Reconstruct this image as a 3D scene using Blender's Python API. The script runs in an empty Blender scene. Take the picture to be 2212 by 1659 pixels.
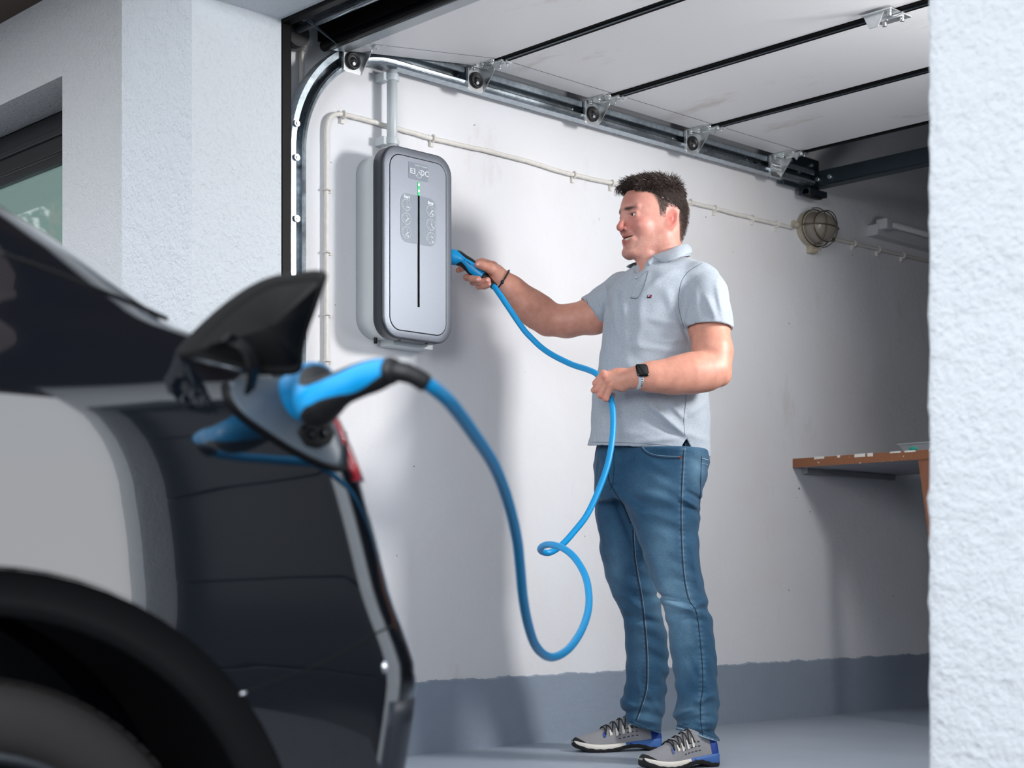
import bpy, bmesh, math, random
import numpy as np
from mathutils import Vector, Matrix
from mathutils.bvhtree import BVHTree

random.seed(7)
rng = np.random.default_rng(7)
sc = bpy.context.scene
col = sc.collection

# ------------------------------------------------------------------ camera
F, PX, HY, H = 3460.0, 1106.0, 1258.0, 0.55      # focal in px, centre column, horizon row, eye height
AZ = math.radians(46.56)
DX, DY = -math.sin(AZ), math.cos(AZ)             # view direction
RX, RY = math.cos(AZ), math.sin(AZ)              # right
cam = bpy.data.cameras.new('camera'); camo = bpy.data.objects.new('camera', cam); col.objects.link(camo)
camo.location = (0, 0, H)
camo.rotation_euler = (math.radians(90), 0, AZ)
cam.sensor_width = 36.0
cam.lens = F / 2212 * 36.0
cam.shift_y = (HY - 829.5) / 2212.0
cam.clip_start = 0.05
cam.dof.use_dof = True
cam.dof.focus_distance = 4.95
cam.dof.aperture_fstop = 4.2
sc.camera = camo

# ------------------------------------------------------------------ light and exposure
world = bpy.data.worlds.new('World'); sc.world = world; world.use_nodes = True
wn = world.node_tree
bg = wn.nodes['Background']
tc = wn.nodes.new('ShaderNodeTexCoord'); sp = wn.nodes.new('ShaderNodeSeparateXYZ')
rmp = wn.nodes.new('ShaderNodeValToRGB')
wn.links.new(tc.outputs['Generated'], sp.inputs[0]); wn.links.new(sp.outputs['Z'], rmp.inputs[0])
rmp.color_ramp.elements[0].position = 0.0; rmp.color_ramp.elements[0].color = (0.95, 0.965, 0.985, 1)
rmp.color_ramp.elements[1].position = 0.8; rmp.color_ramp.elements[1].color = (0.86, 0.92, 1.0, 1)
wn.links.new(rmp.outputs[0], bg.inputs['Color'])
bg.inputs['Strength'].default_value = 1.95

def area(name, loc, aim, size, energy, color=(1, 1, 1), sy=None, spread=180):
    l = bpy.data.lights.new(name, 'AREA'); l.energy = energy; l.color = color
    l.shape = 'RECTANGLE'; l.size = size; l.size_y = sy or size; l.spread = math.radians(spread)
    o = bpy.data.objects.new(name, l); col.objects.link(o); o.location = loc
    o.rotation_euler = (Vector(aim) - Vector(loc)).to_track_quat('-Z', 'Y').to_euler()
    return o
area('key_softbox', (-1.45, 4.5, 1.98), (-3.75, 3.2, 1.15), 0.38, 25, (1.0, 0.985, 0.97), spread=115)
area('bounce_fill', (-1.55, 4.1, 1.2), (-2.6, 3.9, 2.25), 0.5, 7, (0.98, 0.99, 1.0), spread=120)  # added unseen lamp, lifts the overhead door panels
area('fill_softbox', (0.2, -1.6, 2.1), (-3.2, 3.9, 1.4), 1.4, 88, (0.96, 0.98, 1.0))

vs = sc.view_settings
vs.view_transform = 'Standard'; vs.look = 'None'; vs.gamma = 1.0; vs.use_curve_mapping = False
vs.exposure = 0.0
sc.cycles.use_denoising = True
sc.cycles.max_bounces = 10
sc.cycles.sample_clamp_indirect = 6

# ------------------------------------------------------------------ projection helpers (measured points -> metres)
def P(px, py, t):
    k = (px - PX) / F
    return Vector((t * (DX + k * RX), t * (DY + k * RY), H + (HY - py) / F * t))
def on_x(px, py, X):
    k = (px - PX) / F; return P(px, py, X / (DX + k * RX))
def on_y(px, py, Y):
    k = (px - PX) / F; return P(px, py, Y / (DY + k * RY))
def on_z(px, py, Z):
    return P(px, py, (Z - H) * F / (HY - py))

# ------------------------------------------------------------------ materials
def lin(c):
    o = []
    for v in c[:3]:
        v = v / 255.0
        o.append(v / 12.92 if v <= 0.04045 else ((v + 0.055) / 1.055) ** 2.4)
    return (o[0], o[1], o[2], 1.0)
class NT:
    def __init__(s, name):
        s.m = bpy.data.materials.new(name); s.m.use_nodes = True
        s.t = s.m.node_tree; s.b = s.t.nodes['Principled BSDF']
        s.c = s.t.nodes.new('ShaderNodeTexCoord')
    def n(s, typ, **kw):
        x = s.t.nodes.new(typ)
        for k, v in kw.items(): setattr(x, k, v)
        return x
    def l(s, a, b): s.t.links.new(a, b)
    def noise(s, scale, detail=4, rough=0.55, vec=None, stretch=None):
        x = s.n('ShaderNodeTexNoise'); x.inputs['Scale'].default_value = scale
        x.inputs['Detail'].default_value = detail; x.inputs['Roughness'].default_value = rough
        v = vec or s.c.outputs['Object']
        if stretch:
            mp = s.n('ShaderNodeMapping'); mp.inputs['Scale'].default_value = stretch; s.l(v, mp.inputs[0]); v = mp.outputs[0]
        s.l(v, x.inputs['Vector']); return x.outputs['Fac']
    def ramp(s, fac, stops):
        r = s.n('ShaderNodeValToRGB'); e = r.color_ramp.elements
        while len(e) < len(stops): e.new(0.5)
        for i, (p, c) in enumerate(stops):
            e[i].position = p; e[i].color = c if len(c) == 4 and max(c) <= 2 else lin(c)
        s.l(fac, r.inputs[0]); return r.outputs[0]
    def mix(s, fac, a, b, mode='MIX'):
        m = s.n('ShaderNodeMix', data_type='RGBA', blend_type=mode)
        for i, v in ((0, fac), (6, a), (7, b)):
            if hasattr(v, 'links'): s.l(v, m.inputs[i])
            else: m.inputs[i].default_value = v
        return m.outputs[2]
    def base(s, v):
        if hasattr(v, 'links'): s.l(v, s.b.inputs['Base Color'])
        else: s.b.inputs['Base Color'].default_value = v
    def bump(s, h, strength=0.3, dist=0.002):
        prev = s.b.inputs['Normal'].links[0].from_socket if s.b.inputs['Normal'].links else None
        b = s.n('ShaderNodeBump'); b.inputs['Strength'].default_value = strength; b.inputs['Distance'].default_value = dist
        s.l(h, b.inputs['Height'])
        if prev: s.l(prev, b.inputs['Normal'])
        s.l(b.outputs[0], s.b.inputs['Normal'])
    def set(s, **kw):
        names = {'rough': 'Roughness', 'metal': 'Metallic', 'coat': 'Coat Weight', 'ior': 'IOR', 'alpha': 'Alpha',
                 'trans': 'Transmission Weight', 'spec': 'Specular IOR Level', 'sheen': 'Sheen Weight', 'sss': 'Subsurface Weight'}
        for k, v in kw.items(): s.b.inputs[names[k]].default_value = v
def simple(name, rgb, rough=0.5, metal=0.0, var=0.06, scale=30, bump=0.0, bscale=200, **kw):
    x = NT(name); c = lin(rgb)
    dk = tuple(max(0, v * (1 - var)) for v in c[:3]) + (1,); lt = tuple(min(1, v * (1 + var)) for v in c[:3]) + (1,)
    x.base(x.mix(x.noise(scale), dk, lt)); x.set(rough=rough, metal=metal, **kw)
    if bump: x.bump(x.noise(bscale, 3), bump, 0.001)
    return x.m
M = {}
def stucco(name, rgb, scale, strength, dist):
    x = NT(name); c = lin(rgb)
    n1 = x.noise(scale, 5, 0.6); n2 = x.noise(1.3, 3)
    d = tuple(v * 0.90 for v in c[:3]) + (1,)
    base = x.mix(n2, d, c)
    base = x.mix(x.ramp(n1, [(0.25, (0, 0, 0, 1)), (0.45, (1, 1, 1, 1))]), tuple(v * 0.86 for v in c[:3]) + (1,), base)
    x.base(base); x.set(rough=0.92, spec=0.2)
    x.bump(n1, strength, dist); x.bump(x.noise(scale * 0.35, 3), strength * 0.7, dist * 1.6)
    return x.m
M['stucco'] = stucco('stucco', (222, 228, 234), 85, 1.0, 0.0065)
M['stucco_fine'] = stucco('stucco_fine', (232, 235, 238), 150, 1.0, 0.006)
# interior plaster: white paint, scuffs, pits, rougher towards the foot
x = NT('plaster'); c = lin((226, 228, 233))
big = x.noise(1.6, 5, 0.6); fine = x.noise(60, 6, 0.65)
a = x.mix(x.ramp(big, [(0.35, (0, 0, 0, 1)), (0.62, (1, 1, 1, 1))]), lin((224, 223, 225)), c)
stain = x.ramp(x.noise(4.5, 7, 0.7, stretch=(1, 1.0, 0.45)), [(0.62, (0, 0, 0, 1)), (0.85, (1, 1, 1, 1))])
a = x.mix(stain, a, lin((208, 202, 198)))
pit = x.ramp(x.noise(42, 2, 0.4), [(0.185, (1, 1, 1, 1)), (0.20, (0, 0, 0, 1))])
a = x.mix(pit, a, lin((120, 110, 100)))
x.base(a); x.set(rough=0.75, spec=0.3)
x.bump(fine, 0.35, 0.003); x.bump(x.noise(9, 4), 0.5, 0.006); x.bump(x.noise(130, 4, 0.6, stretch=(1, 0.35, 1)), 0.3, 0.002)
M['plaster'] = x.m
x = NT('base_paint')
a = x.mix(x.noise(2.5, 5), lin((128, 140, 156)), lin((152, 163, 178)))
a = x.mix(x.ramp(x.noise(55, 3), [(0.22, (1, 1, 1, 1)), (0.25, (0, 0, 0, 1))]), a, lin((70, 74, 82)))
x.base(a); x.set(rough=0.55); x.bump(x.noise(60, 6, stretch=(1, .4, 1)), 0.5, 0.004); x.bump(x.noise(10, 4), 0.5, 0.008)
M['base_paint'] = x.m
x = NT('floor_paint')
a = x.mix(x.noise(1.8, 6), lin((142, 153, 167)), lin((168, 178, 190)))
a = x.mix(x.ramp(x.noise(70, 3), [(0.235, (1, 1, 1, 1)), (0.26, (0, 0, 0, 1))]), a, lin((60, 62, 68)))
x.base(a); x.set(rough=0.5); x.bump(x.noise(5, 5), 0.35, 0.006); x.bump(x.noise(90, 3), 0.15, 0.002)
M['floor'] = x.m
M['driveway'] = simple('driveway', (84, 87, 92), 0.9, 0, 0.3, 60, 0.5, 150)
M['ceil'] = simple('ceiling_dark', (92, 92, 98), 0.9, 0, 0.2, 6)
M['black_rubber'] = simple('black_rubber', (5, 6, 8), 0.5, 0, 0.2, 40, 0.1, spec=.12)
x = NT('door_panel_white'); c = lin((222, 222, 224))
a = x.mix(x.ramp(x.noise(3.5, 7, 0.7, stretch=(0.6, 1.6, 1)), [(0.58, (0, 0, 0, 1)), (0.80, (1, 1, 1, 1))]), c, lin((178, 164, 150)))
x.base(a); x.set(rough=0.32); x.bump(x.noise(160, 2), 0.12, 0.001)
M['panel'] = x.m
x = NT('galvanised'); n = x.noise(70, 3, 0.5); n2 = x.noise(8, 3)
x.base(x.mix(n, lin((128, 140, 150)), lin((205, 215, 222)))); x.set(metal=0.9, rough=0.3)
x.l(x.ramp(n2, [(0.3, (.18, .18, .18, 1)), (0.7, (.42, .42, .42, 1))]), x.b.inputs['Roughness']); x.bump(x.noise(25, 2), 0.1, 0.002)
M['galv'] = x.m
M['zinc'] = simple('zinc_plate', (228, 231, 232), 0.28, 0.9, 0.15, 60)
M['dark_steel'] = simple('dark_steel', (66, 78, 86), 0.42, 0.8, 0.2, 20)
M['alu_strip'] = simple('aluminium_strip', (150, 156, 162), 0.35, 0.7, 0.1, 20)
M['dark_alu'] = simple('dark_frame', (30, 32, 36), 0.32, 0.3, 0.1, 20)
M['pvc_grey'] = simple('grey_conduit_plastic', (196, 204, 208), 0.4, 0, 0.05, 20)
M['old_white'] = simple('painted_white_cable', (222, 218, 212), 0.6, 0, 0.15, 60, 0.3, 80)
M['old_cream'] = simple('aged_cream_paint', (176, 166, 148), 0.55, 0, 0.25, 50, 0.3, 80)
M['rust_wire'] = simple('tarnished_wire', (92, 80, 66), 0.5, 0.7, 0.3, 80)
M['charger_side'] = simple('light_grey_housing', (206, 212, 214), 0.4, 0, 0.02, 20)
M['charger_rim'] = simple('anthracite_rim', (44, 50, 58), 0.35, 0.1, 0.05, 20)
x = NT('charger_face'); n = x.noise(420, 2, 0.5); n2 = x.noise(6, 3)
x.base(x.mix(n, lin((88, 93, 102)), lin((112, 117, 126)))); x.set(metal=0.6, rough=0.42); x.bump(n, 0.04, 0.0003)
M['charger_face'] = x.m
M['print_white'] = simple('white_print', (232, 236, 240), 0.6, 0, 0.02)
M['label_grey'] = simple('label_film_grey', (92, 100, 110), 0.45, 0.4, 0.03)
M['black_gap'] = simple('black_gap', (3, 3, 4), 0.8, spec=.1)
x = NT('green_led'); x.base(lin((0, 120, 70))); x.b.inputs['Emission Color'].default_value = lin((8, 200, 110)); x.b.inputs['Emission Strength'].default_value = .9
M['led'] = x.m
x = NT('green_led_core'); x.base(lin((220, 255, 240))); x.b.inputs['Emission Color'].default_value = lin((200, 255, 230)); x.b.inputs['Emission Strength'].default_value = 3.0
M['led_core'] = x.m
M['hose_blue'] = simple('blue_cable_jacket', (0, 150, 214), 0.42, 0, 0.03, 30, spec=0.5)
M['plug_blue'] = simple('blue_plug_shell', (6, 152, 218), 0.35, 0, 0.03, 30)
M['grip_black'] = simple('black_rubber_grip', (20, 21, 24), 0.5, 0, 0.1, 60, 0.1, 400)
x = NT('chipboard')
a = x.mix(x.noise(180, 4, 0.7), lin((104, 60, 40)), lin((168, 112, 76)))
x.base(x.mix(x.ramp(x.noise(40, 3), [(0.66, (0, 0, 0, 1)), (0.69, (1, 1, 1, 1))]), a, lin((225, 220, 212)))); x.set(rough=0.8); x.bump(x.noise(200, 4), 0.6, 0.002)
M['chipboard'] = x.m
M['board_under'] = simple('board_underside_grey', (150, 150, 154), 0.7, 0, 0.15, 12)
x = NT('old_wood'); w = x.noise(30, 5, 0.6, stretch=(1, 1, 0.08))
x.base(x.mix(w, lin((112, 68, 48)), lin((160, 106, 78)))); x.set(rough=0.7); x.bump(w, 0.3, 0.002); M['wood'] = x.m
x = NT('frosted_plastic'); x.base(lin((222, 228, 232))); x.set(rough=0.3, trans=0.6); M['clear_box'] = x.m
M['teal'] = simple('teal_plastic', (20, 160, 140), 0.5)
x = NT('window_glass'); x.base(lin((120, 142, 136))); x.set(rough=0.02, trans=0.8, ior=1.9); M['glass'] = x.m
x = NT('lamp_glass'); x.base(lin((176, 168, 156))); x.set(rough=0.25, trans=0.55, ior=1.45); x.bump(x.noise(60, 3), 0.2, 0.002); M['lamp_glass'] = x.m
M['bulb'] = simple('bulb_opal', (205, 200, 190), 0.15)
M['tube_white'] = simple('fluorescent_tube_white', (205, 206, 208), 0.3)
M['blind'] = simple('pale_green_blind', (128, 146, 138), 0.5)
M['room_dark'] = simple('dim_room', (70, 72, 70), 0.9)
M['eave_brown'] = simple('brown_eave_board', (58, 40, 33), 0.7)

# ------------------------------------------------------------------ mesh builder
class MB:
    def __init__(s): s.v = []; s.f = []; s.sm = []; s.mi = []
    def add(s, vs, fs, smooth=False, mi=0):
        o = len(s.v); s.v += [tuple(p) for p in vs]
        s.f += [tuple(i + o for i in f) for f in fs]; s.sm += [smooth] * len(fs); s.mi += [mi] * len(fs); return s
    def box(s, lo, hi, mi=0):
        x0, y0, z0 = lo; x1, y1, z1 = hi
        return s.add([(x0, y0, z0), (x1, y0, z0), (x1, y1, z0), (x0, y1, z0), (x0, y0, z1), (x1, y0, z1), (x1, y1, z1), (x0, y1, z1)],
                     [(0, 3, 2, 1), (4, 5, 6, 7), (0, 1, 5, 4), (1, 2, 6, 5), (2, 3, 7, 6), (3, 0, 4, 7)], False, mi)
    def hexa(s, a, b, mi=0):   # two quads (4 pts each) joined
        return s.add(list(a) + list(b), [(3, 2, 1, 0), (4, 5, 6, 7), (0, 1, 5, 4), (1, 2, 6, 5), (2, 3, 7, 6), (3, 0, 4, 7)], False, mi)
    def prism(s, poly, vec, smooth=False, mi=0):
        n = len(poly); vec = Vector(vec); a = [Vector(p) for p in poly]; b = [p + vec for p in a]
        return s.add(a + b, [tuple(reversed(range(n))), tuple(range(n, 2 * n))], False, mi).add(
            a + b, [(i, (i + 1) % n, n + (i + 1) % n, n + i) for i in range(n)], smooth, mi)
    def tube(s, pts, r, n=10, cap=True, smooth=True, mi=0, sx=1.0, up=None):
        pts = [Vector(p) for p in pts]; m = len(pts)
        rs = r if isinstance(r, (list, tuple, np.ndarray)) else [r] * m
        T = []
        for i in range(m):
            d = pts[min(i + 1, m - 1)] - pts[max(i - 1, 0)]; T.append(d.normalized() if d.length > 1e-9 else Vector((0, 0, 1)))
        u = Vector(up) if up else (Vector((0, 0, 1)) if abs(T[0].z) < 0.9 else Vector((1, 0, 0)))
        u = (u - T[0] * u.dot(T[0])).normalized(); vs = []
        for i in range(m):
            u = (u - T[i] * u.dot(T[i])).normalized(); w = T[i].cross(u)
            for k in range(n):
                a = 2 * math.pi * k / n; vs.append(pts[i] + (u * math.cos(a) + w * math.sin(a) * sx) * rs[i])
        fs = [(i * n + k, i * n + (k + 1) % n, (i + 1) * n + (k + 1) % n, (i + 1) * n + k) for i in range(m - 1) for k in range(n)]
        s.add(vs, fs, smooth, mi)
        if cap:
            s.add(vs[:n], [tuple(reversed(range(n)))], False, mi); s.add(vs[-n:], [tuple(range(n))], False, mi)
        return s
    def cyl(s, a, b, r, n=16, r2=None, mi=0):
        return s.tube([a, b], [r, r if r2 is None else r2], n, mi=mi)
    def ellipsoid(s, c, r, n=16, m=10, rot=None, mi=0):
        c = Vector(c); vs = []; R = rot or Matrix.Identity(3)
        for j in range(m + 1):
            th = math.pi * j / m
            for k in range(n):
                a = 2 * math.pi * k / n
                vs.append(c + R @ Vector((r[0] * math.sin(th) * math.cos(a), r[1] * math.sin(th) * math.sin(a), r[2] * math.cos(th))))
        return s.add(vs, [(j * n + k, (j + 1) * n + k, (j + 1) * n + (k + 1) % n, j * n + (k + 1) % n) for j in range(m) for k in range(n)], True, mi)
    def grid(s, rows, smooth=True, closed=False, mi=0):
        n = len(rows[0]); vs = [p for r in rows for p in r]
        kk = n if closed else n - 1
        return s.add(vs, [(i * n + k, i * n + (k + 1) % n, (i + 1) * n + (k + 1) % n, (i + 1) * n + k) for i in range(len(rows) - 1) for k in range(kk)], smooth, mi)
def obj(name, mb, mat, parent=None, recalc=True, bevel=0, origin=None):
    me = bpy.data.meshes.new(name)
    me.from_pydata([tuple(v) for v in mb.v], [], mb.f)
    for mm in (mat if isinstance(mat, (list, tuple)) else [mat]): me.materials.append(M[mm] if isinstance(mm, str) else mm)
    me.polygons.foreach_set('use_smooth', mb.sm); me.polygons.foreach_set('material_index', mb.mi)
    if recalc:
        bm = bmesh.new(); bm.from_mesh(me); bmesh.ops.remove_doubles(bm, verts=bm.verts, dist=1e-6)
        bmesh.ops.recalc_face_normals(bm, faces=bm.faces); bm.to_mesh(me); bm.free()
    o = bpy.data.objects.new(name, me); col.objects.link(o)
    if origin is not None:
        me.transform(Matrix.Translation(-Vector(origin))); o.location = origin
    if bevel:
        b = o.modifiers.new('bevel', 'BEVEL'); b.width = bevel; b.segments = 2; b.limit_method = 'ANGLE'
    if parent: adopt(o, parent)
    return o
def wloc(o):
    v = Vector(o.location)
    return v if o.parent is None else v + Vector(o.matrix_parent_inverse.translation) + wloc(o.parent)
def adopt(o, p):
    o.parent = p; o.matrix_parent_inverse = Matrix.Translation(-wloc(p))
def thing(name, label, cat, loc=(0, 0, 0), group=None, kind=None):
    o = bpy.data.objects.new(name, None); col.objects.link(o); o.location = loc; o.empty_display_size = 0.1
    if label: o['label'] = label
    if cat: o['category'] = cat
    if group: o['group'] = group
    if kind: o['kind'] = kind
    return o
def tag(o, label, cat, group=None):
    o['label'] = label; o['category'] = cat
    if group: o['group'] = group
    return o
def struct(name, mb, mat, parent=None, **kw):
    o = obj(name, mb, mat, parent, **kw)
    if not parent: o['kind'] = 'structure'
    return o
def spline(pts, n):
    """Catmull-Rom through points (tuples of any length), n samples in all"""
    A = np.array([tuple(p) for p in pts], float); m = len(A)
    seg = np.linalg.norm(np.diff(A[:, :3], axis=0), axis=1); seg = np.maximum(seg, 1e-6) ** 0.5
    T = np.concatenate([[0], np.cumsum(seg)]); out = []
    for q in np.linspace(0, T[-1], n):
        i = min(max(np.searchsorted(T, q) - 1, 0), m - 2); u = (q - T[i]) / (T[i + 1] - T[i])
        p0, p1, p2, p3 = A[max(i - 1, 0)], A[i], A[i + 1], A[min(i + 2, m - 1)]
        h = T[i + 1] - T[i]
        m1 = (p2 - p0) / max(T[i + 1] - T[max(i - 1, 0)], 1e-6) * h; m2 = (p3 - p1) / max(T[min(i + 2, m - 1)] - T[i], 1e-6) * h
        out.append((2 * u**3 - 3 * u**2 + 1) * p1 + (u**3 - 2 * u**2 + u) * m1 + (-2 * u**3 + 3 * u**2) * p2 + (u**3 - u**2) * m2)
    return out
# ------------------------------------------------------------------ setting
XW, XR, XP, XI = -3.94, -3.78, -1.487, -1.25     # inner left wall, opening left/right edges, inner right wall
YF, YI, YB, ZT, ZC = 2.375, 2.672, 8.2, 2.155, 2.95
struct('floor', MB().box((XW - .1, YF, -.15), (XI + .1, YB + .1, 0)), 'floor')
g = MB(); g.add([(-9, YF, 0), (6, YF, 0), (6, 1.75, -.20), (-9, 1.75, -.20)], [(3, 2, 1, 0)])
g.add([(-14, 1.75, -.20), (12, 1.75, -.20), (12, .9, -.24), (-14, .9, -.24)], [(3, 2, 1, 0)])
g.add([(-60, .9, -.24), (60, .9, -.24), (60, -60, -.24), (-60, -60, -.24)], [(3, 2, 1, 0)])
g.add([(.68, .9, -.242), (60, .9, -.242), (60, 60, -.242), (.68, 60, -.242)], [(0, 1, 2, 3)])
struct('driveway', g, 'driveway')
struct('wall_left', MB().box((XW - .25, YI - .02, 0), (XW, YB, ZC)), 'plaster')
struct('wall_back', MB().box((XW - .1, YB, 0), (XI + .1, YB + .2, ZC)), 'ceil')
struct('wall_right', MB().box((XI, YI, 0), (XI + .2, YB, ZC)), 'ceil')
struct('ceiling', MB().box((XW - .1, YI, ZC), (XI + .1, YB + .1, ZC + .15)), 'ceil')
# painted foot band with a ragged upper edge
rows = []; ys = np.arange(YI, YB, 0.012)
for y in ys:
    zt = 0.232 + 0.0035 * math.sin(y * 31) * math.sin(y * 7.3) + random.uniform(-.0025, .0025)
    th = 0.010 + 0.002 * math.sin(y * 9)
    rows.append([(XW, y, -.01), (XW + th + .004, y, 0.0), (XW + th, y, .12), (XW + th, y, zt - .004), (XW + .001, y, zt)])
struct('baseboard_left', MB().grid(rows, smooth=False), 'base_paint')
# facade: left pier, lintel, right pier; further right an unseen dark door added for the car's reflections
w = MB()
w.box((-4.155, YF, -.3), (XR, YI, 3.2))
w.box((XR, YF, ZT + .005), (XP, YI, 3.2))
wf = struct('wall_front', w, 'stucco')
# right pier with a lumpy render surface so that its edge is uneven
rows = []
for j in range(181):
    z = -.3 + 3.5 * j / 180; r = []
    prof = [(XP + .012, YI), (XP, YI - .012)] + [(XP, y) for y in np.linspace(YI - .03, YF + .012, 5)] + [(XP + .004, YF + .003)] + [(q, YF) for q in np.linspace(XP + .012, -1.02, 26)] + [(-1.02, YF + .12)]
    for (qx, qy) in prof:
        e = .0022 * math.sin(z * 61 + qx * 40) * math.cos(z * 23) + random.uniform(-.0016, .0016)
        r.append((qx + (e if qx < XP + .01 else 0), qy - (abs(e) if qx >= XP + .004 and qy < YF + .05 else 0), z))
    rows.append(r)
wp = MB(); wp.grid(rows); struct('wall_front_right', wp, 'stucco', recalc=True)
DL = -1.02
w = MB(); w.box((DL, YF, 2.05), (.60, YF + .3, 2.54)); w.box((.60, YF, -.3), (.68, YF + .3, 2.54))
struct('wall_front_far', w, 'stucco')
d = thing('added_dark_door', None, None, (-.2, YF + .12, -.02), kind='structure')
for i in range(5):
    obj('panel', MB().box((DL, YF + .10, -.22 + i * .452), (.60, YF + .14, -.22 + i * .452 + .445)), 'dark_alu', d, bevel=.006)
obj('door_backing', MB().box((DL, YF + .145, -.3), (.60, YF + .16, 2.1)), 'dark_alu', d)  # added behind the panels, keeps bright sky out of the gaps
sf = MB(); sf.box((-9.2, 1.72, 2.54), (1.1, YI, 2.58)); struct('eave_soffit', sf, 'eave_brown')  # in view over the house; unseen garage stretch added to darken car reflections
ff = MB(); ff.box((-9.2, 1.68, 2.50), (1.1, 1.72, 2.78)); struct('eave_fascia', ff, 'eave_brown')
# house wall left of the pier, with the recessed window
YH = 2.60
wx1 = -4.94; wx0 = -6.3; wz1 = 2.25; wz0 = 0.95
w = MB()
w.box((wx1, YH, -.3), (-4.155, YH + .3, 3.2)); w.box((-8.5, YH, -.3), (wx0, YH + .3, 3.2))
w.box((wx0, YH, wz1), (wx1, YH + .3, 3.2)); w.box((wx0, YH, -.3), (wx1, YH + .3, wz0))
struct('wall_house', w, 'stucco_fine')
win = thing('window_1', None, None, (-5.6, YH + .2, wz0), kind='structure')
yw = YH + .19
m = MB(); m.box((wx0, yw, wz1 - .075), (wx1, yw + .06, wz1)); m.box((wx0, yw, wz0), (wx1, yw + .06, wz0 + .07))
m.box((wx1 - .05, yw, wz0), (wx1, yw + .06, wz1)); m.box((wx0, yw, wz0), (wx0 + .07, yw + .06, wz1))
obj('window_frame', m, 'dark_alu', win, bevel=.004)
m = MB(); m.box((wx0, yw - .018, wz1 - .155), (wx1, yw + .02, wz1 - .073)); m.box((wx0, yw - .03, wz1 - .10), (wx1, yw + .02, wz1 - .073)); m.box((wx0, yw - .012, wz1 - .19), (wx1, yw + .02, wz1 - .16))
obj('sash_rail', m, 'dark_alu', win, bevel=.004)
obj('pane', MB().box((wx0 + .05, yw + .02, wz0 + .05), (wx1 - .02, yw + .03, wz1 - .16)), 'glass', win)
obj('window_sill', MB().box((wx0 - .03, YH - .04, wz0 - .03), (wx1 + .03, yw, wz0)), 'alu_strip', win)
m = MB(); m.box((wx0 - .3, yw + .7, wz0 - .4), (wx1 + .3, yw + .72, wz1 + .3))
struct('wall_room', m, 'room_dark')
bl = thing('window_blind', 'pale green slatted blind behind the house window glass', 'blind', (-5.6, yw + .12, 1.0))
for i in range(26):
    z = wz0 + .03 + i * .032; y0 = yw + .11
    obj('slat', MB().hexa([(wx0 + .06, y0, z), (wx1 - .02, y0, z), (wx1 - .02, y0 + .022, z + .012), (wx0 + .06, y0 + .022, z + .012)],
                          [(wx0 + .06, y0, z + .0015), (wx1 - .02, y0, z + .0015), (wx1 - .02, y0 + .022, z + .0135), (wx0 + .06, y0 + .022, z + .0135)]), 'blind', bl)
# door frame: black seals at the opening
m = MB(); m.box((XR - .03, YI - .002, 0), (XR + .002, YI + .034, ZT + .01))
struct('trim_1', m, 'black_rubber', bevel=.004)
m = MB(); m.box((XR - .03, YI - .002, ZT - .006), (XP + .02, YI + .03, ZT + .045))
struct('trim_2', m, 'black_rubber', bevel=.004)
m = MB(); m.box((XP - .01, YI, 0), (XP + .03, YI + .03, ZT)); struct('trim_3', m, 'black_rubber')
# steel jamb behind the seal
m = MB(); m.box((XW + .002, YI + .031, 0), (XR - .05, YI + .034, 2.5)); struct('trim_4', m, 'galv')

# ------------------------------------------------------------------ door track along the left wall
XT = -3.905                                    # web plane of the track
tr = thing('door_track', 'galvanised steel garage door track curving up from the jamb and along the wall', 'rail', (XT, 2.8, 0))
def channel(path, name, depth=.045, hgt=.060, lip=.018, mat='galv'):
    """C-section: path of (y,z) centre points in plane x=XT, open towards +x"""
    rows = []
    for i, (y, z) in enumerate(path):
        a = path[max(i - 1, 0)]; b = path[min(i + 1, len(path) - 1)]
        ty, tz = b[0] - a[0], b[1] - a[1]; L = math.hypot(ty, tz); ty /= L; tz /= L
        ny, nz = -tz, ty
        th = .002
        prof = [(depth, hgt/2 - lip), (depth, hgt/2), (0, hgt/2), (0, hgt/5), (.006, hgt/6), (.006, -hgt/6), (0, -hgt/5), (0, -hgt/2), (depth - .008, -hgt/2), (depth, -hgt/2 + .006), (depth + .002, -hgt/2 + .013), (depth - .004, -hgt/2 + .018)]
        inn = [(max(px_ - th, 0) if k < 2 else px_ + th, q - th * (1 if q > 0 else -1)) for k, (px_, q) in enumerate(prof)][::-1]
        rows.append([(XT + px_, y + ny * q, z + nz * q) for px_, q in prof + inn])
    return obj(name, MB().grid(rows, smooth=False, closed=True), mat, tr)
Rc = .36; yv = 2.792; zh = 2.185
channel([(yv, .02 + i * .2) for i in range(9)] + [(yv, zh - Rc)], 'vertical_rail')
channel([(yv + Rc - Rc * math.cos(a), zh - Rc + Rc * math.sin(a)) for a in np.linspace(0, math.pi / 2, 25)], 'curved_rail')
channel([(yv + Rc, zh), (3.6, zh), (4.2, zh), (4.8, zh), (5.34, zh)], 'horizontal_rail')
for y in np.arange(3.35, 5.3, .45): obj('wall_bracket', MB().box((XW, y - .012, zh - .02), (XT + .001, y + .012, zh + .02)), 'galv', tr)
for y in (3.50, 4.03, 4.56, 5.0):
    m = MB(); m.box((XT + .0045, y - .012, zh - .004), (XT + .0085, y + .012, zh + .010)); obj('slot', m, 'black_gap', tr)
    for (dy, dz) in ((-.05, .010), (-.05, -.008), (-.075, .0)):
        obj('rivet', MB().ellipsoid((XT + .008, y + dy, zh + dz), (.002, .0035, .0035), 8, 6), 'zinc', tr)
for z in (1.62, 1.80, 1.90):
    obj('bolt', MB().cyl((XT + .045, yv - .012, z), (XT + .052, yv - .012, z), .010, 12).cyl((XT + .052, yv - .012, z), (XT + .055, yv - .012, z), .005, 8), 'zinc', tr)
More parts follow.
